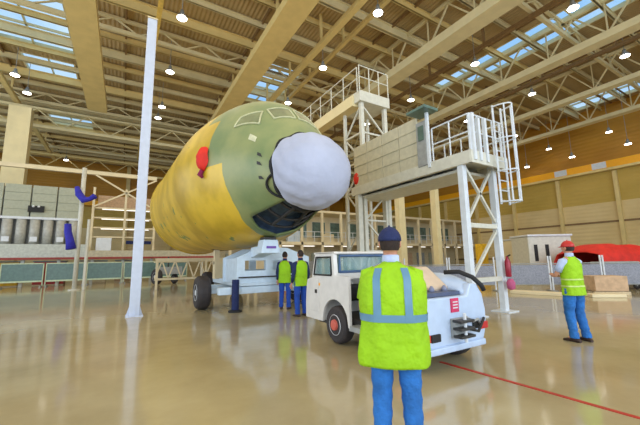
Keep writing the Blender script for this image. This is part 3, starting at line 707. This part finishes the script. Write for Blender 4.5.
# ================================================================== left background: dock wall
YL = 30.0
def onY(px, py, y): d = ray(px, py); t = y / d.y; return Vector((0, 0, 1.5)) + d * t
ld = thing('assembly_dock', (-2, YL, 0), 'long raised grey assembly dock with shuttered panels and red edge at left', 'work platform')
LO = Vector((-2, YL, 0))
def lb(mb, name, m, **k):
    mb.v = [(v[0] - LO.x, v[1] - LO.y, v[2]) for v in mb.v]; return mb.build(name, m, ld, **k)
xL = -12.0; xP = onY(76, 240, YL).x; xR = min(onY(228, 255, YL).x, 7.4)
zd0, zd1 = 1.95, 2.95
lb(MB().b2(xL, xP + .6, YL, YL + 5, zd0, zd1), 'deck', mat('deck_pale', srgb(188, 192, 182), .4))
lb(MB().b2(xP + .6, xR, YL, YL + 5, zd0, 2.5), 'deck', mat('deck_cream', srgb(190, 180, 150), .4))
lb(MB().b2(xL, xR, YL - .06, YL, zd0 - .1, zd0 + .06), 'edge_strip', mat('edge_red', srgb(150, 50, 36), .5))
k = 0
x = xL
while x < xP - .3:
    mb = MB(); mb.b2(x + .04, x + 1.46, YL + .8, YL + .95, 4.95, 7.3)
    for z in (5.5, 6.1, 6.7): mb.b2(x + .04, x + 1.46, YL + .76, YL + .82, z, z + .05)
    lb(mb, 'upper_panel', M['panelgrey'], bevel=.02)
    x += 1.5
x = xL; k = 0
while x < xP - .3:
    lb(MB().lathe((x + .35, YL + .9, 3.0), (0, 0, 1), [(0, .3), (1.75, .3)], 16), 'roller', mat('roller_grey', srgb(176, 176, 168), .4), smooth=True)
    if k % 2 == 0: lb(MB().b2(x + .2, x + .6, YL + .5, YL + .6, 3.15, 3.5), 'socket_plate', M['white'])
    x += .75; k += 1
lb(MB().b2(xL, xP, YL + 1.4, YL + 1.5, 3.0, 7.2), 'rear_panel', M['grey'])
lb(MB().b2(xL, xP, YL + .7, YL + 1.0, 4.78, 4.95), 'panel_rail', M['white'])
q = onY(34, 208, YL); lb(MB().b2(q.x - .45, q.x + .45, YL + .6, YL + .76, q.z - .2, q.z + .25), 'warning_sign', M['black'])
for sx in (-.15, .15): lb(MB().ball((q.x + sx, YL + .58, q.z + .2), .08), 'warning_lamp', M['white'])
x = xL
while x < xR:
    lb(MB().b2(x - .1, x + .1, YL + .3, YL + .5, 0, zd0), 'leg', M['dock']); x += 2.0
# level above the right part: shelves with tubes of light
for z in (3.55, 4.3, 5.1, 5.9):
    x0, x1 = xP + .8, xP + 5.2; lb(MB().b2(x0, x1, YL + 1.2, YL + 2.0, z, z + .12), 'shelf', M['cream'])
    if z > 4 : lb(MB().b2(x0 + .6, x1 - .4, YL + 1.3, YL + 1.36, z - .06, z - .0), 'light_tube', M['tube'])
for x in (xP + .8, xP + 3.0, xP + 5.2): lb(MB().b2(x - .08, x + .08, YL + 1.1, YL + 1.3, 2.5, 7.6), 'shelf_post', M['cream'])
mb = MB(); mb.bar((xP + .8, YL + 1.1, 6.0), (xP + 5.2, YL + 1.1, 8.6), .12); mb.bar((xP + .8, YL + 1.1, 8.6), (xP + 5.2, YL + 1.1, 6.0), .12); mb.b2(xL, xP + 5.2, YL + 1.0, YL + 1.3, 8.6, 8.9)
lb(mb, 'brace_frame', M['cream'])
lb(MB().b2(xP + 1.0, xP + 5.2, YL + 2.5, YL + 2.6, 6.0, 7.2), 'rear_board', M['tan'])
lb(MB().b2(xP + 3.2, xP + 5.0, YL + .6, YL + 1.1, 3.05, 3.3), 'parts_bin', M['navy'])
lb(MB().b2(xP + 1.2, xP + 2.2, YL + .6, YL + 1.1, 2.5, 3.5), 'cabinet', M['white'])
# items under the dock: green glazed screens
x = xL; i = 0
SC = []
names = ['green glazed floor screen under the left dock, first from the left edge', 'green glazed floor screen under the left dock, second from the left edge', 'green glazed floor screen under the left dock, third from the left edge',
         'green glazed floor screen under the left dock, fourth from the left edge', 'green glazed floor screen left of the white pole foot', 'green glazed floor screen right of the white pole, under the dock']
def screen():
    r = thing('floor_screen', (0, 0, 0), 'x', 'screen', 'glazed screens under the left dock')
    MB().b2(-1.05, 1.05, -.03, .03, .45, 1.55).build('pane', M['green_band'], r)
    mb = MB(); mb.b2(-1.1, 1.1, -.05, .05, .35, .45); mb.b2(-1.1, 1.1, -.05, .05, 1.55, 1.62); mb.b2(-1.1, -1.05, -.05, .05, .1, 1.6); mb.b2(1.05, 1.1, -.05, .05, .1, 1.6); mb.build('frame', mat('pale_green_paint', srgb(190, 204, 170), .5), r)
    for s_ in (-1, 1): MB().b2(s_ * 1.0 - .04, s_ * 1.0 + .04, -.3, .3, 0, .1).build('foot', M['grey'], r)
    return r
sc0 = screen()
for i in range(6):
    o = sc0 if i == 0 else copy_tree(sc0)
    o.location = (-8.0 + i * 2.3, YL - .9, 0); o['label'] = names[i]
# crates and benches behind the screens, under the deck
for i, (x, c_, lab) in enumerate(((-7.2, 'yellow', 'yellow crate stack under the dock at the far left'), (-4.6, 'redp', 'dark red crate stack under the left dock'), (-2.0, 'cream', 'cream crate stack under the dock below the blue bag'), (.4, 'tan', 'tan crate stack under the dock by the white pole'))):
    t = thing('storage_crate', (x, YL + 1.5, 0), lab, 'crate'); MB().b2(-.9, .9, -.5, .5, .08, 1.7).build('body', M[c_], t, bevel=.03); MB().b2(-.95, .95, -.55, .55, 1.7, 1.78).build('lid', M['grey'], t)
    MB().b2(-.9, .9, -.5, .5, 0, .08).build('skid', M['wood'], t)
# thin mast with blue bags
bq = G(74, 290); mz = onY(82, 166, bq.y)
ms = thing('thin_mast', (bq.x, bq.y, 0), 'thin pale mast standing in front of the left dock', 'pole')
hh = (264 - 166) / 325 * (Vector((bq.x, bq.y, 0)).dot(FW)) + 1.5
MB().tube([(0, 0, 0), (0, 0, hh)], .12, 10).build('shaft', M['dock'], ms, smooth=True); MB().lathe((0, 0, 0), (0, 0, 1), [(0, .3), (.05, .3)], 16).build('base_plate', M['dock'], ms)
MB().tube([(.45, 0, 0), (.45, 0, 4.2)], .09, 10).build('stay', M['dock'], ms)
Db = Vector((bq.x, bq.y, 0)).dot(FW) - .3
def bag(pts, rad, lab):
    P = [W(x, y, Db) for x, y in pts]; o = MB().tube(P, rad, 12).build('blue_bag', M['blue'], None, smooth=True, loc=P[0]); tag(o, lab, 'bag')
bag([(77, 187), (79, 194), (84, 200), (90, 199), (95, 196)], [.12, .2, .2, .13, .17], 'upper blue fabric bag folded round the thin mast')
bag([(68, 224), (68, 232), (70, 241), (71, 249)], [.17, .19, .21, .26], 'lower blue fabric bag hanging beside the thin mast')

# ================================================================== middle background
# cream lattice stand behind the trailer
q = G(168, 285); r = thing('lattice_stand', (4.2, 21.0, 0), 'long cream lattice stand behind the trailer under the aircraft', 'stand')
mb = MB(); mb.b2(-2.6, 3.0, -.05, .05, 1.55, 1.75); mb.b2(-2.6, 3.0, -.05, .05, .5, .62)
k = -2.6
while k < 2.9: mb.bar((k, 0, .6), (k + .35, 0, 1.6), .07); mb.bar((k + .35, 0, 1.6), (k + .7, 0, .6), .07); k += .7
mb.build('lattice', M['cream'], r)
for x in (-2.5, .2, 2.9): MB().b2(x - .06, x + .06, -.06, .06, 0, 1.6).build('leg', M['cream'], r)
MB().b2(-2.6, 3.0, .1, 1.0, 1.5, 1.56).build('top_board', M['cream'], r)
# small cart with dark wheels
q = G(161, 284.5); ct = thing('wheeled_cart', (q.x, q.y, 0), 'small cart on two dark wheels behind the aircraft tail end', 'cart')
wheel(ct, (-.3, 0, .55), .55, .3, axis=(.8, .4, 0)); wheel(ct, (.9, .4, .35), .35, .2, axis=(.8, .4, 0))
MB().b2(-.4, 1.3, -.2, .5, .7, 1.2).build('body', M['grey'], ct); MB().tube([(.4, 0, 1.2), (.4, 0, 1.9)], .05).build('handle', M['dark'], ct)

# mezzanine racks across the far middle
YM = 30.0
xs_ = [p for p in ()]
mz = thing('mezzanine', (14, YM, 0), 'cream two storey mezzanine of offices and shelves across the far middle', 'mezzanine')
def zb(mb, name, m, **k):
    mb.v = [(v[0] - 14, v[1] - YM, v[2]) for v in mb.v]; return mb.build(name, m, mz, **k)
xa_, xz_ = 8.2, 45
zb(MB().b2(xa_, xz_, YM, YM + 6, 3.1, 3.4), 'floor_slab', M['cream']); zb(MB().b2(xa_, xz_, YM, YM + 6, 6.6, 6.85), 'roof_slab', M['cream'])
zb(MB().b2(xa_, xz_, YM + 3.0, YM + 3.1, 3.4, 6.6), 'rear_wall', M['cream']); zb(MB().b2(xa_, xz_, YM + 3.5, YM + 3.6, 0, 3.1), 'lower_wall', mat('lower_cream', srgb(200, 186, 150), .6))
x = xa_ + .2; i = 0
while x < xz_:
    zb(MB().b2(x - .12, x + .12, YM, YM + .24, 0, 6.6), 'post', M['cream'])
    if x + 2.4 < xz_:
        mb = MB(); mb.b2(x + .4, x + 2.1, YM + 2.92, YM + 3.0, 4.1, 5.9); mb.cur = 1; mb.b2(x + .36, x + 2.14, YM + 2.95, YM + 3.0, 4.05, 5.95); zb(mb, 'window', [M['glassy'], M['dock']])
        zb(MB().b2(x + .5, x + 2.0, YM + 3.38, YM + 3.5, .3, 2.3), 'roller_door', [M['panelgrey'], M['dock'], M['tan'], M['grey']][i % 4])
        zb(MB().b2(x + .6, x + 1.9, YM + .8, YM + .9, 2.95, 3.05), 'light_tube', M['tube'])
    x += 2.5; i += 1
mb = rail((xa_, YM + .1), (xz_, YM + .1), 3.4, 1.1, 36, w_=.06); zb(mb, 'guard_rail', M['white'])
# things under and on the mezzanine
for i, (x, z, sx, sz, c_, lab) in enumerate(((10.2, 3.4, .8, 1.1, 'white', 'white cabinet on the mezzanine behind the aircraft chin'), (12.6, 3.4, 1.2, .8, 'tan', 'tan box on the mezzanine left of the dock tower'), (11.5, 0, 1.6, 1.5, 'cream', 'cream cabinet under the mezzanine behind the tractor cab'),
        (14.5, 0, 1.2, 1.9, 'redp', 'red cabinet under the mezzanine behind the tractor'), (15.6, 3.4, 1.4, 1.2, 'blue_white', 'pale blue cabinet on the mezzanine beside the dock tower'), (18.0, 0, 1.8, 1.4, 'grey', 'grey cabinet under the mezzanine right of the capped man'),
        (22.5, 0, 2.2, 1.7, 'dark', 'dark cabinet under the mezzanine between the dock legs'), (20.0, 3.4, 1.4, 1.0, 'cream', 'cream cabinet on the mezzanine below the work platform'))):
    t = thing('storage_cabinet', (x, YM + 1.6, z), lab, 'cabinet', 'cabinets at the mezzanine')
    MB().b2(-sx / 2, sx / 2, -.3, .3, 0, sz).build('body', M[c_], t, bevel=.02)
    for s_ in (-1, 1): MB().b2(s_ * sx / 4 - sx / 4 + .02, s_ * sx / 4 + sx / 4 - .02, -.33, -.3, .06, sz - .05).build('door', M[c_], t)
# inner steel columns of the hangar
for px, yt, D, wd in ((402, 186, 27, .65), (438, 183, 27, .5)):
    c_ = W(px, 250, D); trim(MB().b2(c_.x - wd / 2, c_.x + wd / 2, c_.y - .25, c_.y + .25, 0, 9.2), M['beam_light'])

# ================================================================== right background
def place(px, py): q = G(px, py); return q
# barrier fence panels
bn = ['grey mesh fence panel just right of the dock leg', 'grey mesh fence panel behind the man in the red cap', 'grey mesh fence panel right of the man in the red cap, behind the carton', 'grey mesh fence panel cut off by the right edge of the picture', 'grey mesh fence panel between the two front legs of the dock', 'grey mesh fence panel just above the tractor hood, left of the dock legs']
def fence():
    r = thing('fence_panel', (0, 0, 0), 'x', 'fence', 'grey fence panels at the right')
    mb = MB(); mb.b2(-.93, .93, -.02, .02, .3, 1.12); mb.build('mesh_infill', mat('fence_mesh', srgb(134, 136, 146), .5, var=.2, scale=25), r)
    mb = MB(); 
    for z in (.28, 1.17): mb.tube([(-.95, 0, z), (.95, 0, z)], .025, 6)
    mb.build('rail', M['grey'], r)
    for s_ in (-.95, .95): MB().tube([(s_, 0, 0), (s_, 0, 1.5)], .035, 8).build('post', M['white'], r); 
    for s_ in (-.95, .95): MB().b2(s_ - .05, s_ + .05, -.3, .3, 0, .04).build('foot', M['grey'], r)
    return r
A = G(500, 291); B = G(655, 291); dirv = (B - A).normalized(); ang = math.atan2(dirv.y, dirv.x)
fences = True; f0 = fence(); L = (B - A).length; print('FENCE', A, B, L)
for i in range(6):
    o = f0 if i == 0 else copy_tree(f0); p = A + dirv * (1.1 + 2.0 * i) if i < 4 else A - dirv * (1.1 + 2.0 * (i - 4))
    o.location = (p.x, p.y, 0); o.rotation_euler = (0, 0, ang); o['label'] = bn[i]
# kerb boards / low ramps in front
for i, (p0, p1, lab) in enumerate((((512, 293), (566, 296), 'long pale board lying on the floor left of the man in the red cap'), ((588, 297), (622, 297), 'short pale board lying on the floor under the stacked boxes'))):
    a, b = G(*p0), G(*p1); d = b - a
    mb = MB().box((0, 0, .06), (d.length, .5, .12)); o = mb.build('floor_board', M['cream'], None, bevel=.02); o.location = (a + b) / 2; o.rotation_euler = (0, 0, math.atan2(d.y, d.x)); tag(o, lab, 'board')
q = G(606, 294); t = thing('boxed_pallet', (q.x, q.y, .0), 'tan cardboard carton on a pallet right of the man in the red cap', 'pallet', rz=ang)
MB().b2(-.55, .55, -.4, .4, .14, .7).build('carton', M['tan'], t, bevel=.01)
mb = MB()
for y in (-.35, 0, .35): mb.b2(-.6, .6, y - .05, y + .05, 0, .12)
mb.build('pallet_base', M['wood'], t)
# white vehicles/cabins behind the fence
def cabin(px0, px1, D, z0, z1, lab, wins, m):
    a, b = W(px0, 260, D), W(px1, 260, D); d = b - a; d.z = 0; L = d.length
    t = thing('site_cabin', ((a.x + b.x) / 2, (a.y + b.y) / 2, 0), lab, 'cabin', rz=math.atan2(d.y, d.x))
    MB().b2(-L / 2, L / 2, 0, 1.8, .2, z1).build('body', m, t, bevel=.06); MB().b2(-L / 2 - .05, L / 2 + .05, -.08, 1.85, z1, z1 + .12).build('roof', M['white'], t, bevel=.03)
    for (u0, u1, v0, v1) in wins: MB().b2(-L / 2 + u0 * L, -L / 2 + u1 * L, -.03, 0, v0, v1).build('window', M['black'], t, bevel=.01)
    for s_ in (-1, 1): MB().b2(s_ * L * .4 - .1, s_ * L * .4 + .1, .2, 2.2, 0, .2).build('skid', M['dark'], t)
cabin(530, 574, 20, 0, 2.7, 'white site cabin with two narrow dark windows behind the fence', [(.12, .2, 1.2, 2.2), (.38, .46, 1.2, 2.2)], M['dock'])
cabin(516, 527, 24, 0, 2.7, 'cream site cabin with dark slot windows beside the white cabin', [(.1, .4, 1.9, 2.2), (.5, .9, 1.9, 2.2)], M['cream'])
# red sheeted load
a, b = W(578, 268, 17.5), W(660, 268, 19.0); d = b - a; d.z = 0; L = d.length
t = thing('red_covered_load', ((a.x + b.x) / 2, (a.y + b.y) / 2, 0), 'large load under a bright red sheet behind the fence at right', 'covered load', rz=math.atan2(d.y, d.x))
rows = []
for i in range(25):
    u = i / 24; hgt = 1.15 + .95 * math.sin(PI * min(1, u * 1.5 + .12)) ** .6 if u < .5 else 1.7 + .35 * math.cos((u - .5) * 5)
    x = -L / 2 + L * u
    rows.append([Vector((x, y * 1.3 - .03 * math.sin(9 * u * k_), .65 + (hgt - .65) * zf)) for k_, (y, zf) in enumerate(((-1, 0), (-1.02, .5), (-.85, .88), (-.4, 1), (.4, 1), (.85, .88), (1.02, .5), (1, 0)))])
MB().grid(rows).build('red_sheet', M['red'], t, smooth=True, solid=.03)
MB().b2(-L / 2 + .1, L / 2 - .1, -1.2, 1.2, .5, .7).build('flatbed', M['dark'], t)
for sx in (-1, 0, 1): MB().b2(sx * L * .35 - .1, sx * L * .35 + .1, -1.0, 1.0, 0, .5).build('trestle', M['grey'], t)
t = thing('yellow_locker', (*(G(505, 278) + Vector((2.5, 3.2, 0)))[:2], 0), 'tall yellow locker behind the fence beside the dock leg', 'locker')
MB().b2(-.4, .4, -.3, .3, .1, 2.6).build('body', M['yellow'], t, bevel=.02); MB().b2(-.36, .36, -.32, -.3, .2, 2.5).build('door', M['yellow'], t); MB().b2(-.4, .4, -.3, .3, 0, .1).build('plinth', M['dark'], t)
q = G(625, 291) ; t = thing('tool_trolley', (q.x + 1.2, q.y + .6, 0), 'dark wheeled tool trolley behind the fence at the right edge', 'trolley', rz=ang)
MB().b2(-.8, .8, -.3, .3, .25, 1.2).build('body', M['grey'], t, bevel=.02)
for sx in (-.6, .6): wheel(t, (sx, -.25, .14), .14, .06, axis=(0, 1, 0))
for i in range(2): MB().b2(-.75, .75, -.32, -.3, .3 + .42 * i, .68 + .42 * i).build('drawer', M['dark'], t)

# ================================================================== people
def interp(tab, z):
    if z <= tab[0][0]: return tab[0][1:]
    for a, b in zip(tab[:-1], tab[1:]):
        if z <= b[0]:
            t = (z - a[0]) / (b[0] - a[0]); t = t * t * (3 - 2 * t) * .5 + t * .5; return [p + (q - p) * t for p, q in zip(a[1:], b[1:])]
    return tab[-1][1:]
def sell(th, rx, ry, e=2.4):
    c, s = math.cos(th), math.sin(th); return (math.copysign(abs(c) ** (2 / e), c) * rx, math.copysign(abs(s) ** (2 / e), s) * ry)
def skinned(V, E, Rr, sub=1):
    me = bpy.data.meshes.new('tmp'); me.from_pydata([tuple(v) for v in V], E, []); o = bpy.data.objects.new('tmp', me); COL.objects.link(o)
    md = o.modifiers.new('k', 'SKIN'); md.use_smooth_shade = True
    for i, r_ in enumerate(Rr): me.skin_vertices[0].data[i].radius = (r_, r_) if not isinstance(r_, tuple) else r_
    me.skin_vertices[0].data[0].use_root = True
    sb = o.modifiers.new('u', 'SUBSURF'); sb.levels = sub; sb.render_levels = sub
    dg = bpy.context.evaluated_depsgraph_get(); ev = o.evaluated_get(dg); out = bpy.data.meshes.new_from_object(ev)
    vs = [v.co.copy() for v in out.vertices]; fs = [tuple(p.vertices) for p in out.polygons]
    bpy.data.objects.remove(o); return vs, fs
def person(loc, rz, label, H=1.75, vest=None, arms=None, legs=None, cap=None, sleeve='shirt', trousers='jeans', hiv=True, tapes=True, head=(0, 0), vhem=.82, sleeve_len=.6, collar='shirt', bands=((1.055, 1.11),), stripes=True, band_mat='tape'):
    k = H / 1.75
    r = thing('person', loc, label, 'person', rz=rz); r.scale = (k, k, k)
    lg = legs or {}; aL, aR = arms
    hipL, hipR = Vector((-.095, 0, .9)), Vector((.095, 0, .9))
    kL, kR = Vector(lg.get('kL', (-.11, .02, .5))), Vector(lg.get('kR', (.11, .02, .5)))
    fL, fR = Vector(lg.get('fL', (-.12, -.02, .09))), Vector(lg.get('fR', (.12, -.02, .09)))
    shL, shR = Vector((-.18, 0, 1.40)), Vector((.18, 0, 1.40))
    V = [Vector((0, 0, .95)), Vector((0, .0, 1.12)), Vector((0, 0, 1.3)), Vector((0, -.005, 1.42)), Vector((0, .005, 1.5)), Vector((0, .01, 1.58))]
    E = [(0, 1), (1, 2), (2, 3), (3, 4), (4, 5)]; Q = [.13, .12, .13, .1, .055, .06]
    def chain(start, pts, rads):
        i = start
        for p, q_ in zip(pts, rads): V.append(Vector(p)); Q.append(q_); E.append((i, len(V) - 1)); i = len(V) - 1
        return i
    for hp, kn, ft, sg in ((hipL, kL, fL, -1), (hipR, kR, fR, 1)):
        chain(0, [hp, kn, kn.lerp(ft, .35), ft, ft + Vector((sg * .02, .1, -.05))], [.085, .06, .058, .04, .035])
    # head chain
    V.append(Vector((0, .02, 1.66))); Q.append(.078); E.append((5, len(V) - 1)); V.append(Vector((0, .01, 1.70))); Q.append(.07); E.append((len(V) - 2, len(V) - 1))
    hands = []
    for sh, (el, wr, hd), sg in ((shL, aL, -1), (shR, aR, 1)):
        el, wr, hd = Vector(el), Vector(wr), Vector(hd)
        i = chain(3, [sh, sh.lerp(el, .5), el, el.lerp(wr, .4), wr], [.055, .047, .038, .036, .025])
        d = (hd - wr).normalized(); side = d.cross(Vector((0, 0, 1)))
        if side.length < .3: side = Vector((1, 0, 0)) * sg
        side.normalize(); side = side * sg; nrm = side.cross(d).normalized()
        if nrm.z > 0: nrm = -nrm
        i = chain(i, [wr + d * .045, wr + d * .085], [.03, .032])
        for f, ln in zip((-1.5, -.5, .5, 1.5), (.062, .078, .072, .055)):
            b = wr + d * .085 + side * f * .019
            chain(i, [b, b + d * ln * .5 + nrm * .008, b + d * ln * .85 + nrm * .03], [.0095, .009, .0075])
        b = wr + d * .03 - side * .03
        chain(len(V) - 14 if False else i - 1, [b, b - side * .022 + d * .03, b - side * .025 + d * .06 + nrm * .012], [.012, .011, .009])
    vs, fs = skinned(V, E, Q)
    mb = MB().add(vs, fs)
    # head shape and features joined into the same surface
    mb.ball((0, .015, 1.655), (.076, .097, .115), 20, 14); mb.ball((0, .045, 1.60), (.055, .058, .05), 14, 8)
    mb.tube([(0, .10, 1.665), (0, .122, 1.635), (0, .112, 1.622)], [.008, .015, .012], 8)
    for s_ in (-1, 1): mb.ball((s_ * .079, .0, 1.645), (.012, .02, .033), 8, 6)
    mb.tube([(-.022, .104, 1.592), (0, .109, 1.594), (.022, .104, 1.592)], .006, 6)
    body = mb.build('body', M['skin'], r, smooth=True)
    for s_ in (-1, 1): MB().ball((s_ * .032, .099, 1.665), (.012, .008, .008), 8, 6).build('eye', M['eye'], r, smooth=True)
    # hair
    mb = MB(); rows = []
    for i in range(9):
        ph = (PI * .70) * i / 8
        rows.append([Vector((0, .0, 1.662)) + Vector((.084 * math.sin(ph) * math.cos(t), (.104 if math.sin(t) < 0 else .088) * math.sin(ph) * math.sin(t) + .003, .12 * math.cos(ph) + (.04 if math.sin(t) > .3 and i > 5 else 0))) for t in [2 * PI * q / 20 for q in range(20)]])
    mb.grid(rows, True).build('hair', M['hair'], r, smooth=True)
    if cap:
        mb = MB(); rows = []
        for i in range(9):
            ph = R(2) + R(92) * i / 8
            rows.append([Vector((0, .008, 1.675)) + Vector((.094 * math.sin(ph) * math.cos(t), .112 * math.sin(ph) * math.sin(t), .112 * math.cos(ph))) for t in [2 * PI * q / 24 for q in range(24)]])
        mb.grid(rows, True); mb.add(rows[0], [tuple(range(24))])
        cp = mb.build('cap', M[cap], r, smooth=True, solid=.004)
        rows = []
        for i in range(5):
            e = i / 4; rows.append([Vector(((.09 + .0 * e) * math.cos(t), .03 + (.085 + .07 * e) * math.sin(t) , 1.685 - .018 * e)) for t in [R(20 + 140 * q / 10) for q in range(11)]])
        MB().grid(rows).build('cap_brim', M[cap], cp, solid=.005)
        MB().ball((0, .008, 1.79), .01, 8, 6).build('cap_button', M[cap], cp)
    # trousers
    mb = MB()
    pel = [(.80, .155, .10, 0), (.88, .17, .118, -.01), (.98, .165, .11, 0), (1.06, .15, .10, 0)]
    mb.grid([[Vector((x, y + c, z)) for x, y in (sell(t, rx, ry) for t in [2 * PI * q / 28 for q in range(28)])] for z, rx, ry, c in pel], True)
    for hp, kn, ft in ((hipL, kL, fL), (hipR, kR, fR)):
        rows = []; n = 26
        for i in range(n + 1):
            u = i / n
            top = hp + Vector((0, 0, .02)); c_ = top.lerp(kn, u / .5) if u < .5 else kn.lerp(ft, (u - .5) / .5)
            if u > .97: c_ = c_ + Vector((0, 0, -.02))
            rr = interp([(0, .1), (.2, .095), (.5, .076), (.7, .072), (.9, .064), (1, .07)], u)[0]
            wv = .004 * math.sin(i * 1.7 + hp.x * 30) + (.006 * math.sin(i * 2.9) if u > .8 else 0)
            rows.append([c_ + Vector((math.cos(t) * (rr + wv), math.sin(t) * (rr * 1.08 + wv), 0)) for t in [2 * PI * q / 20 for q in range(20)]])
        mb.grid(rows, True)
    mb.build('trousers', M[trousers], r, smooth=True)
    for ft, sg in ((fL, -1), (fR, 1)):
        mb = MB(); yy = [(-.09, .03, .045), (-.06, .038, .075), (0, .042, .09), (.06, .045, .07), (.12, .048, .05), (.17, .035, .038), (.185, .012, .02)]
        rows = [[Vector((ft.x + sg * y * .15 + math.cos(t) * w_, ft.y + y, max(0.0, ft.z - .09 + h_ * .5 + math.sin(t) * h_ * .55))) for t in [2 * PI * q / 14 for q in range(14)]] for y, w_, h_ in yy]
        mb.grid(rows, True); mb.add(rows[0], [tuple(range(14))]); mb.build('shoe', M['leather'], r, smooth=True)
    # shirt: torso and sleeves
    tor = [(.95, .165, .11, 0), (1.1, .155, .108, 0), (1.25, .17, .12, 0), (1.36, .185, .115, 0), (1.43, .15, .09, 0), (1.475, .085, .07, 0), (1.51, .062, .062, 0), (1.53, .06, .06, .0)]
    mb = MB().grid([[Vector((x, y + c, z)) for x, y in (sell(t, rx, ry) for t in [2 * PI * q / 28 for q in range(28)])] for z, rx, ry, c in tor], True)
    for sh, (el, wr, hd) in ((shL, aL), (shR, aR)):
        el, wr = Vector(el), Vector(wr); P = [sh + (Vector((0, 0, 0)) - Vector((sh.x, 0, 0))) * .2, sh, sh.lerp(el, .35), sh.lerp(el, .7)]; Rd = [.07, .072, .064, .06]
        if sleeve_len > .8: P += [el, el.lerp(wr, .5), el.lerp(wr, .88)]; Rd += [.054, .048, .04]
        mb.tube(P, Rd, 16)
    mb.build('shirt', M[sleeve], r, smooth=True)
    if vest:
        def VS(th, z, off=0):
            rx, ry, cx, cy = interp(vest, z); wv = .006 * math.sin(th * 7 + z * 9) * max(0, min(1, (1.3 - z) * 3))
            x, y = sell(th, rx + off + wv, ry + off + wv, 2.5); return Vector((x + cx, y + cy, z))
        z0, z1 = vest[0][0], vest[-1][0]; N = 40
        rows = [[VS(2 * PI * q / 48, z0 + (z1 - z0) * i / N) for q in range(48)] for i in range(N + 1)]
        vo = MB().grid(rows, True).build('safety_vest', M['hivis'], r, smooth=True, solid=.006)
        if tapes:
            for (a, b) in bands:
                MB().grid([[VS(2 * PI * q / 48, a + (b - a) * i / 3, .005) for q in range(48)] for i in range(4)], True).build('reflective_band', M[band_mat], vo, smooth=True)
            for base in ((-PI / 2, PI / 2) if stripes else ()):
                for sg in (-1, 1):
                    rows = []
                    for i in range(15):
                        z = bands[-1][0] + (1.455 - bands[-1][0]) * i / 14; rows.append([])
                        rx, ry, cx, cy = interp(vest, z)
                        for e in (-.028, -.01, .01, .028):
                            xt = (.115 if z < 1.38 else .115 - (z - 1.38) * .25) * sg + e
                            # find angle giving x = xt
                            c = max(-1, min(1, (xt) / (rx + .005))); ca = math.copysign(abs(c) ** 1.25, c); th = math.acos(ca); th = th if base > 0 else -th
                            rows[-1].append(VS(th, z, .006))
                    MB().grid(rows).build('reflective_stripe', M['tape'], vo, smooth=True)
    mb = MB().lathe((0, .002, 1.49), (0, 0, 1), [(0, .07), (.02, .069), (.06, .068), (.068, .06)], 20); mb.build('collar', M[collar], r, smooth=True)
    return r
arm_fwd = lambda s: ((s * .27, .02, 1.13), (s * .15, .26, 1.12), (s * .1, .35, 1.14))
arm_down = lambda s: ((s * .24, -.02, 1.12), (s * .25, .06, .87), (s * .25, .09, .76))
V_big = [(.73, .275, .18, -.015, .0), (.78, .28, .185, -.015, 0), (.95, .262, .175, -.005, 0), (1.03, .25, .17, 0, 0), (1.2, .265, .175, 0, 0), (1.32, .265, .165, 0, 0), (1.40, .235, .14, 0, 0), (1.455, .15, .11, 0, 0), (1.485, .085, .085, 0, 0), (1.5, .072, .075, 0, 0)]
V_norm = [(.80, .20, .145, 0, 0), (.9, .195, .14, 0, 0), (1.0, .19, .13, 0, 0), (1.2, .19, .135, 0, 0), (1.33, .2, .13, 0, 0), (1.41, .175, .11, 0, 0), (1.46, .11, .09, 0, 0), (1.49, .075, .078, 0, 0)]
p = W(392.5, 300, 2.62)
ya = math.atan2(-(p.x - 0), p.y)          # facing away from the viewpoint
person((p.x, p.y, 0), ya, 'person seen from behind in yellow safety vest, navy cap and blue jeans, close to camera', H=1.72, vest=V_big, cap='navy', arms=(((-.25, .05, 1.12), (-.12, .27, 1.1), (-.06, .36, 1.12)), ((.2, .06, 1.12), (.12, .28, 1.12), (.06, .36, 1.14))), sleeve='hivis', collar='shirt')
p = G(580, 341)
person((p.x, p.y, 0), ya + R(28), 'person in red cap, yellow vest and blue jeans standing alone at right', H=1.74, vest=V_norm, cap='redp', arms=(((-.23, .12, 1.15), (-.1, .3, 1.14), (-.03, .36, 1.17)), ((.2, .14, 1.14), (.08, .3, 1.12), (.02, .36, 1.15))), tapes=True, stripes=False, band_mat='pale_tape', bands=((.95, .975), (1.07, 1.095)),
       legs=dict(kL=(-.10, .05, .5), fL=(-.14, -.02, .09), kR=(.11, .03, .5), fR=(.1, -.06, .09)))
p = G(301, 316)
person((p.x, p.y, 0), R(5), 'person in yellow vest and dark blue trousers behind the tractor, nearer one of the pair', H=1.76, vest=V_norm, arms=(arm_down(-1), arm_down(1)), sleeve='navy', trousers='jeans2', collar='navy', tapes=False, sleeve_len=1)
p = G(285, 309)
person((p.x, p.y, 0), R(-40), 'person in yellow vest beside the trailer, farther left one of the pair', H=1.76, vest=V_norm, arms=(arm_down(-1), arm_fwd(1)), sleeve='navy', trousers='jeans2', collar='navy', tapes=False, sleeve_len=1)
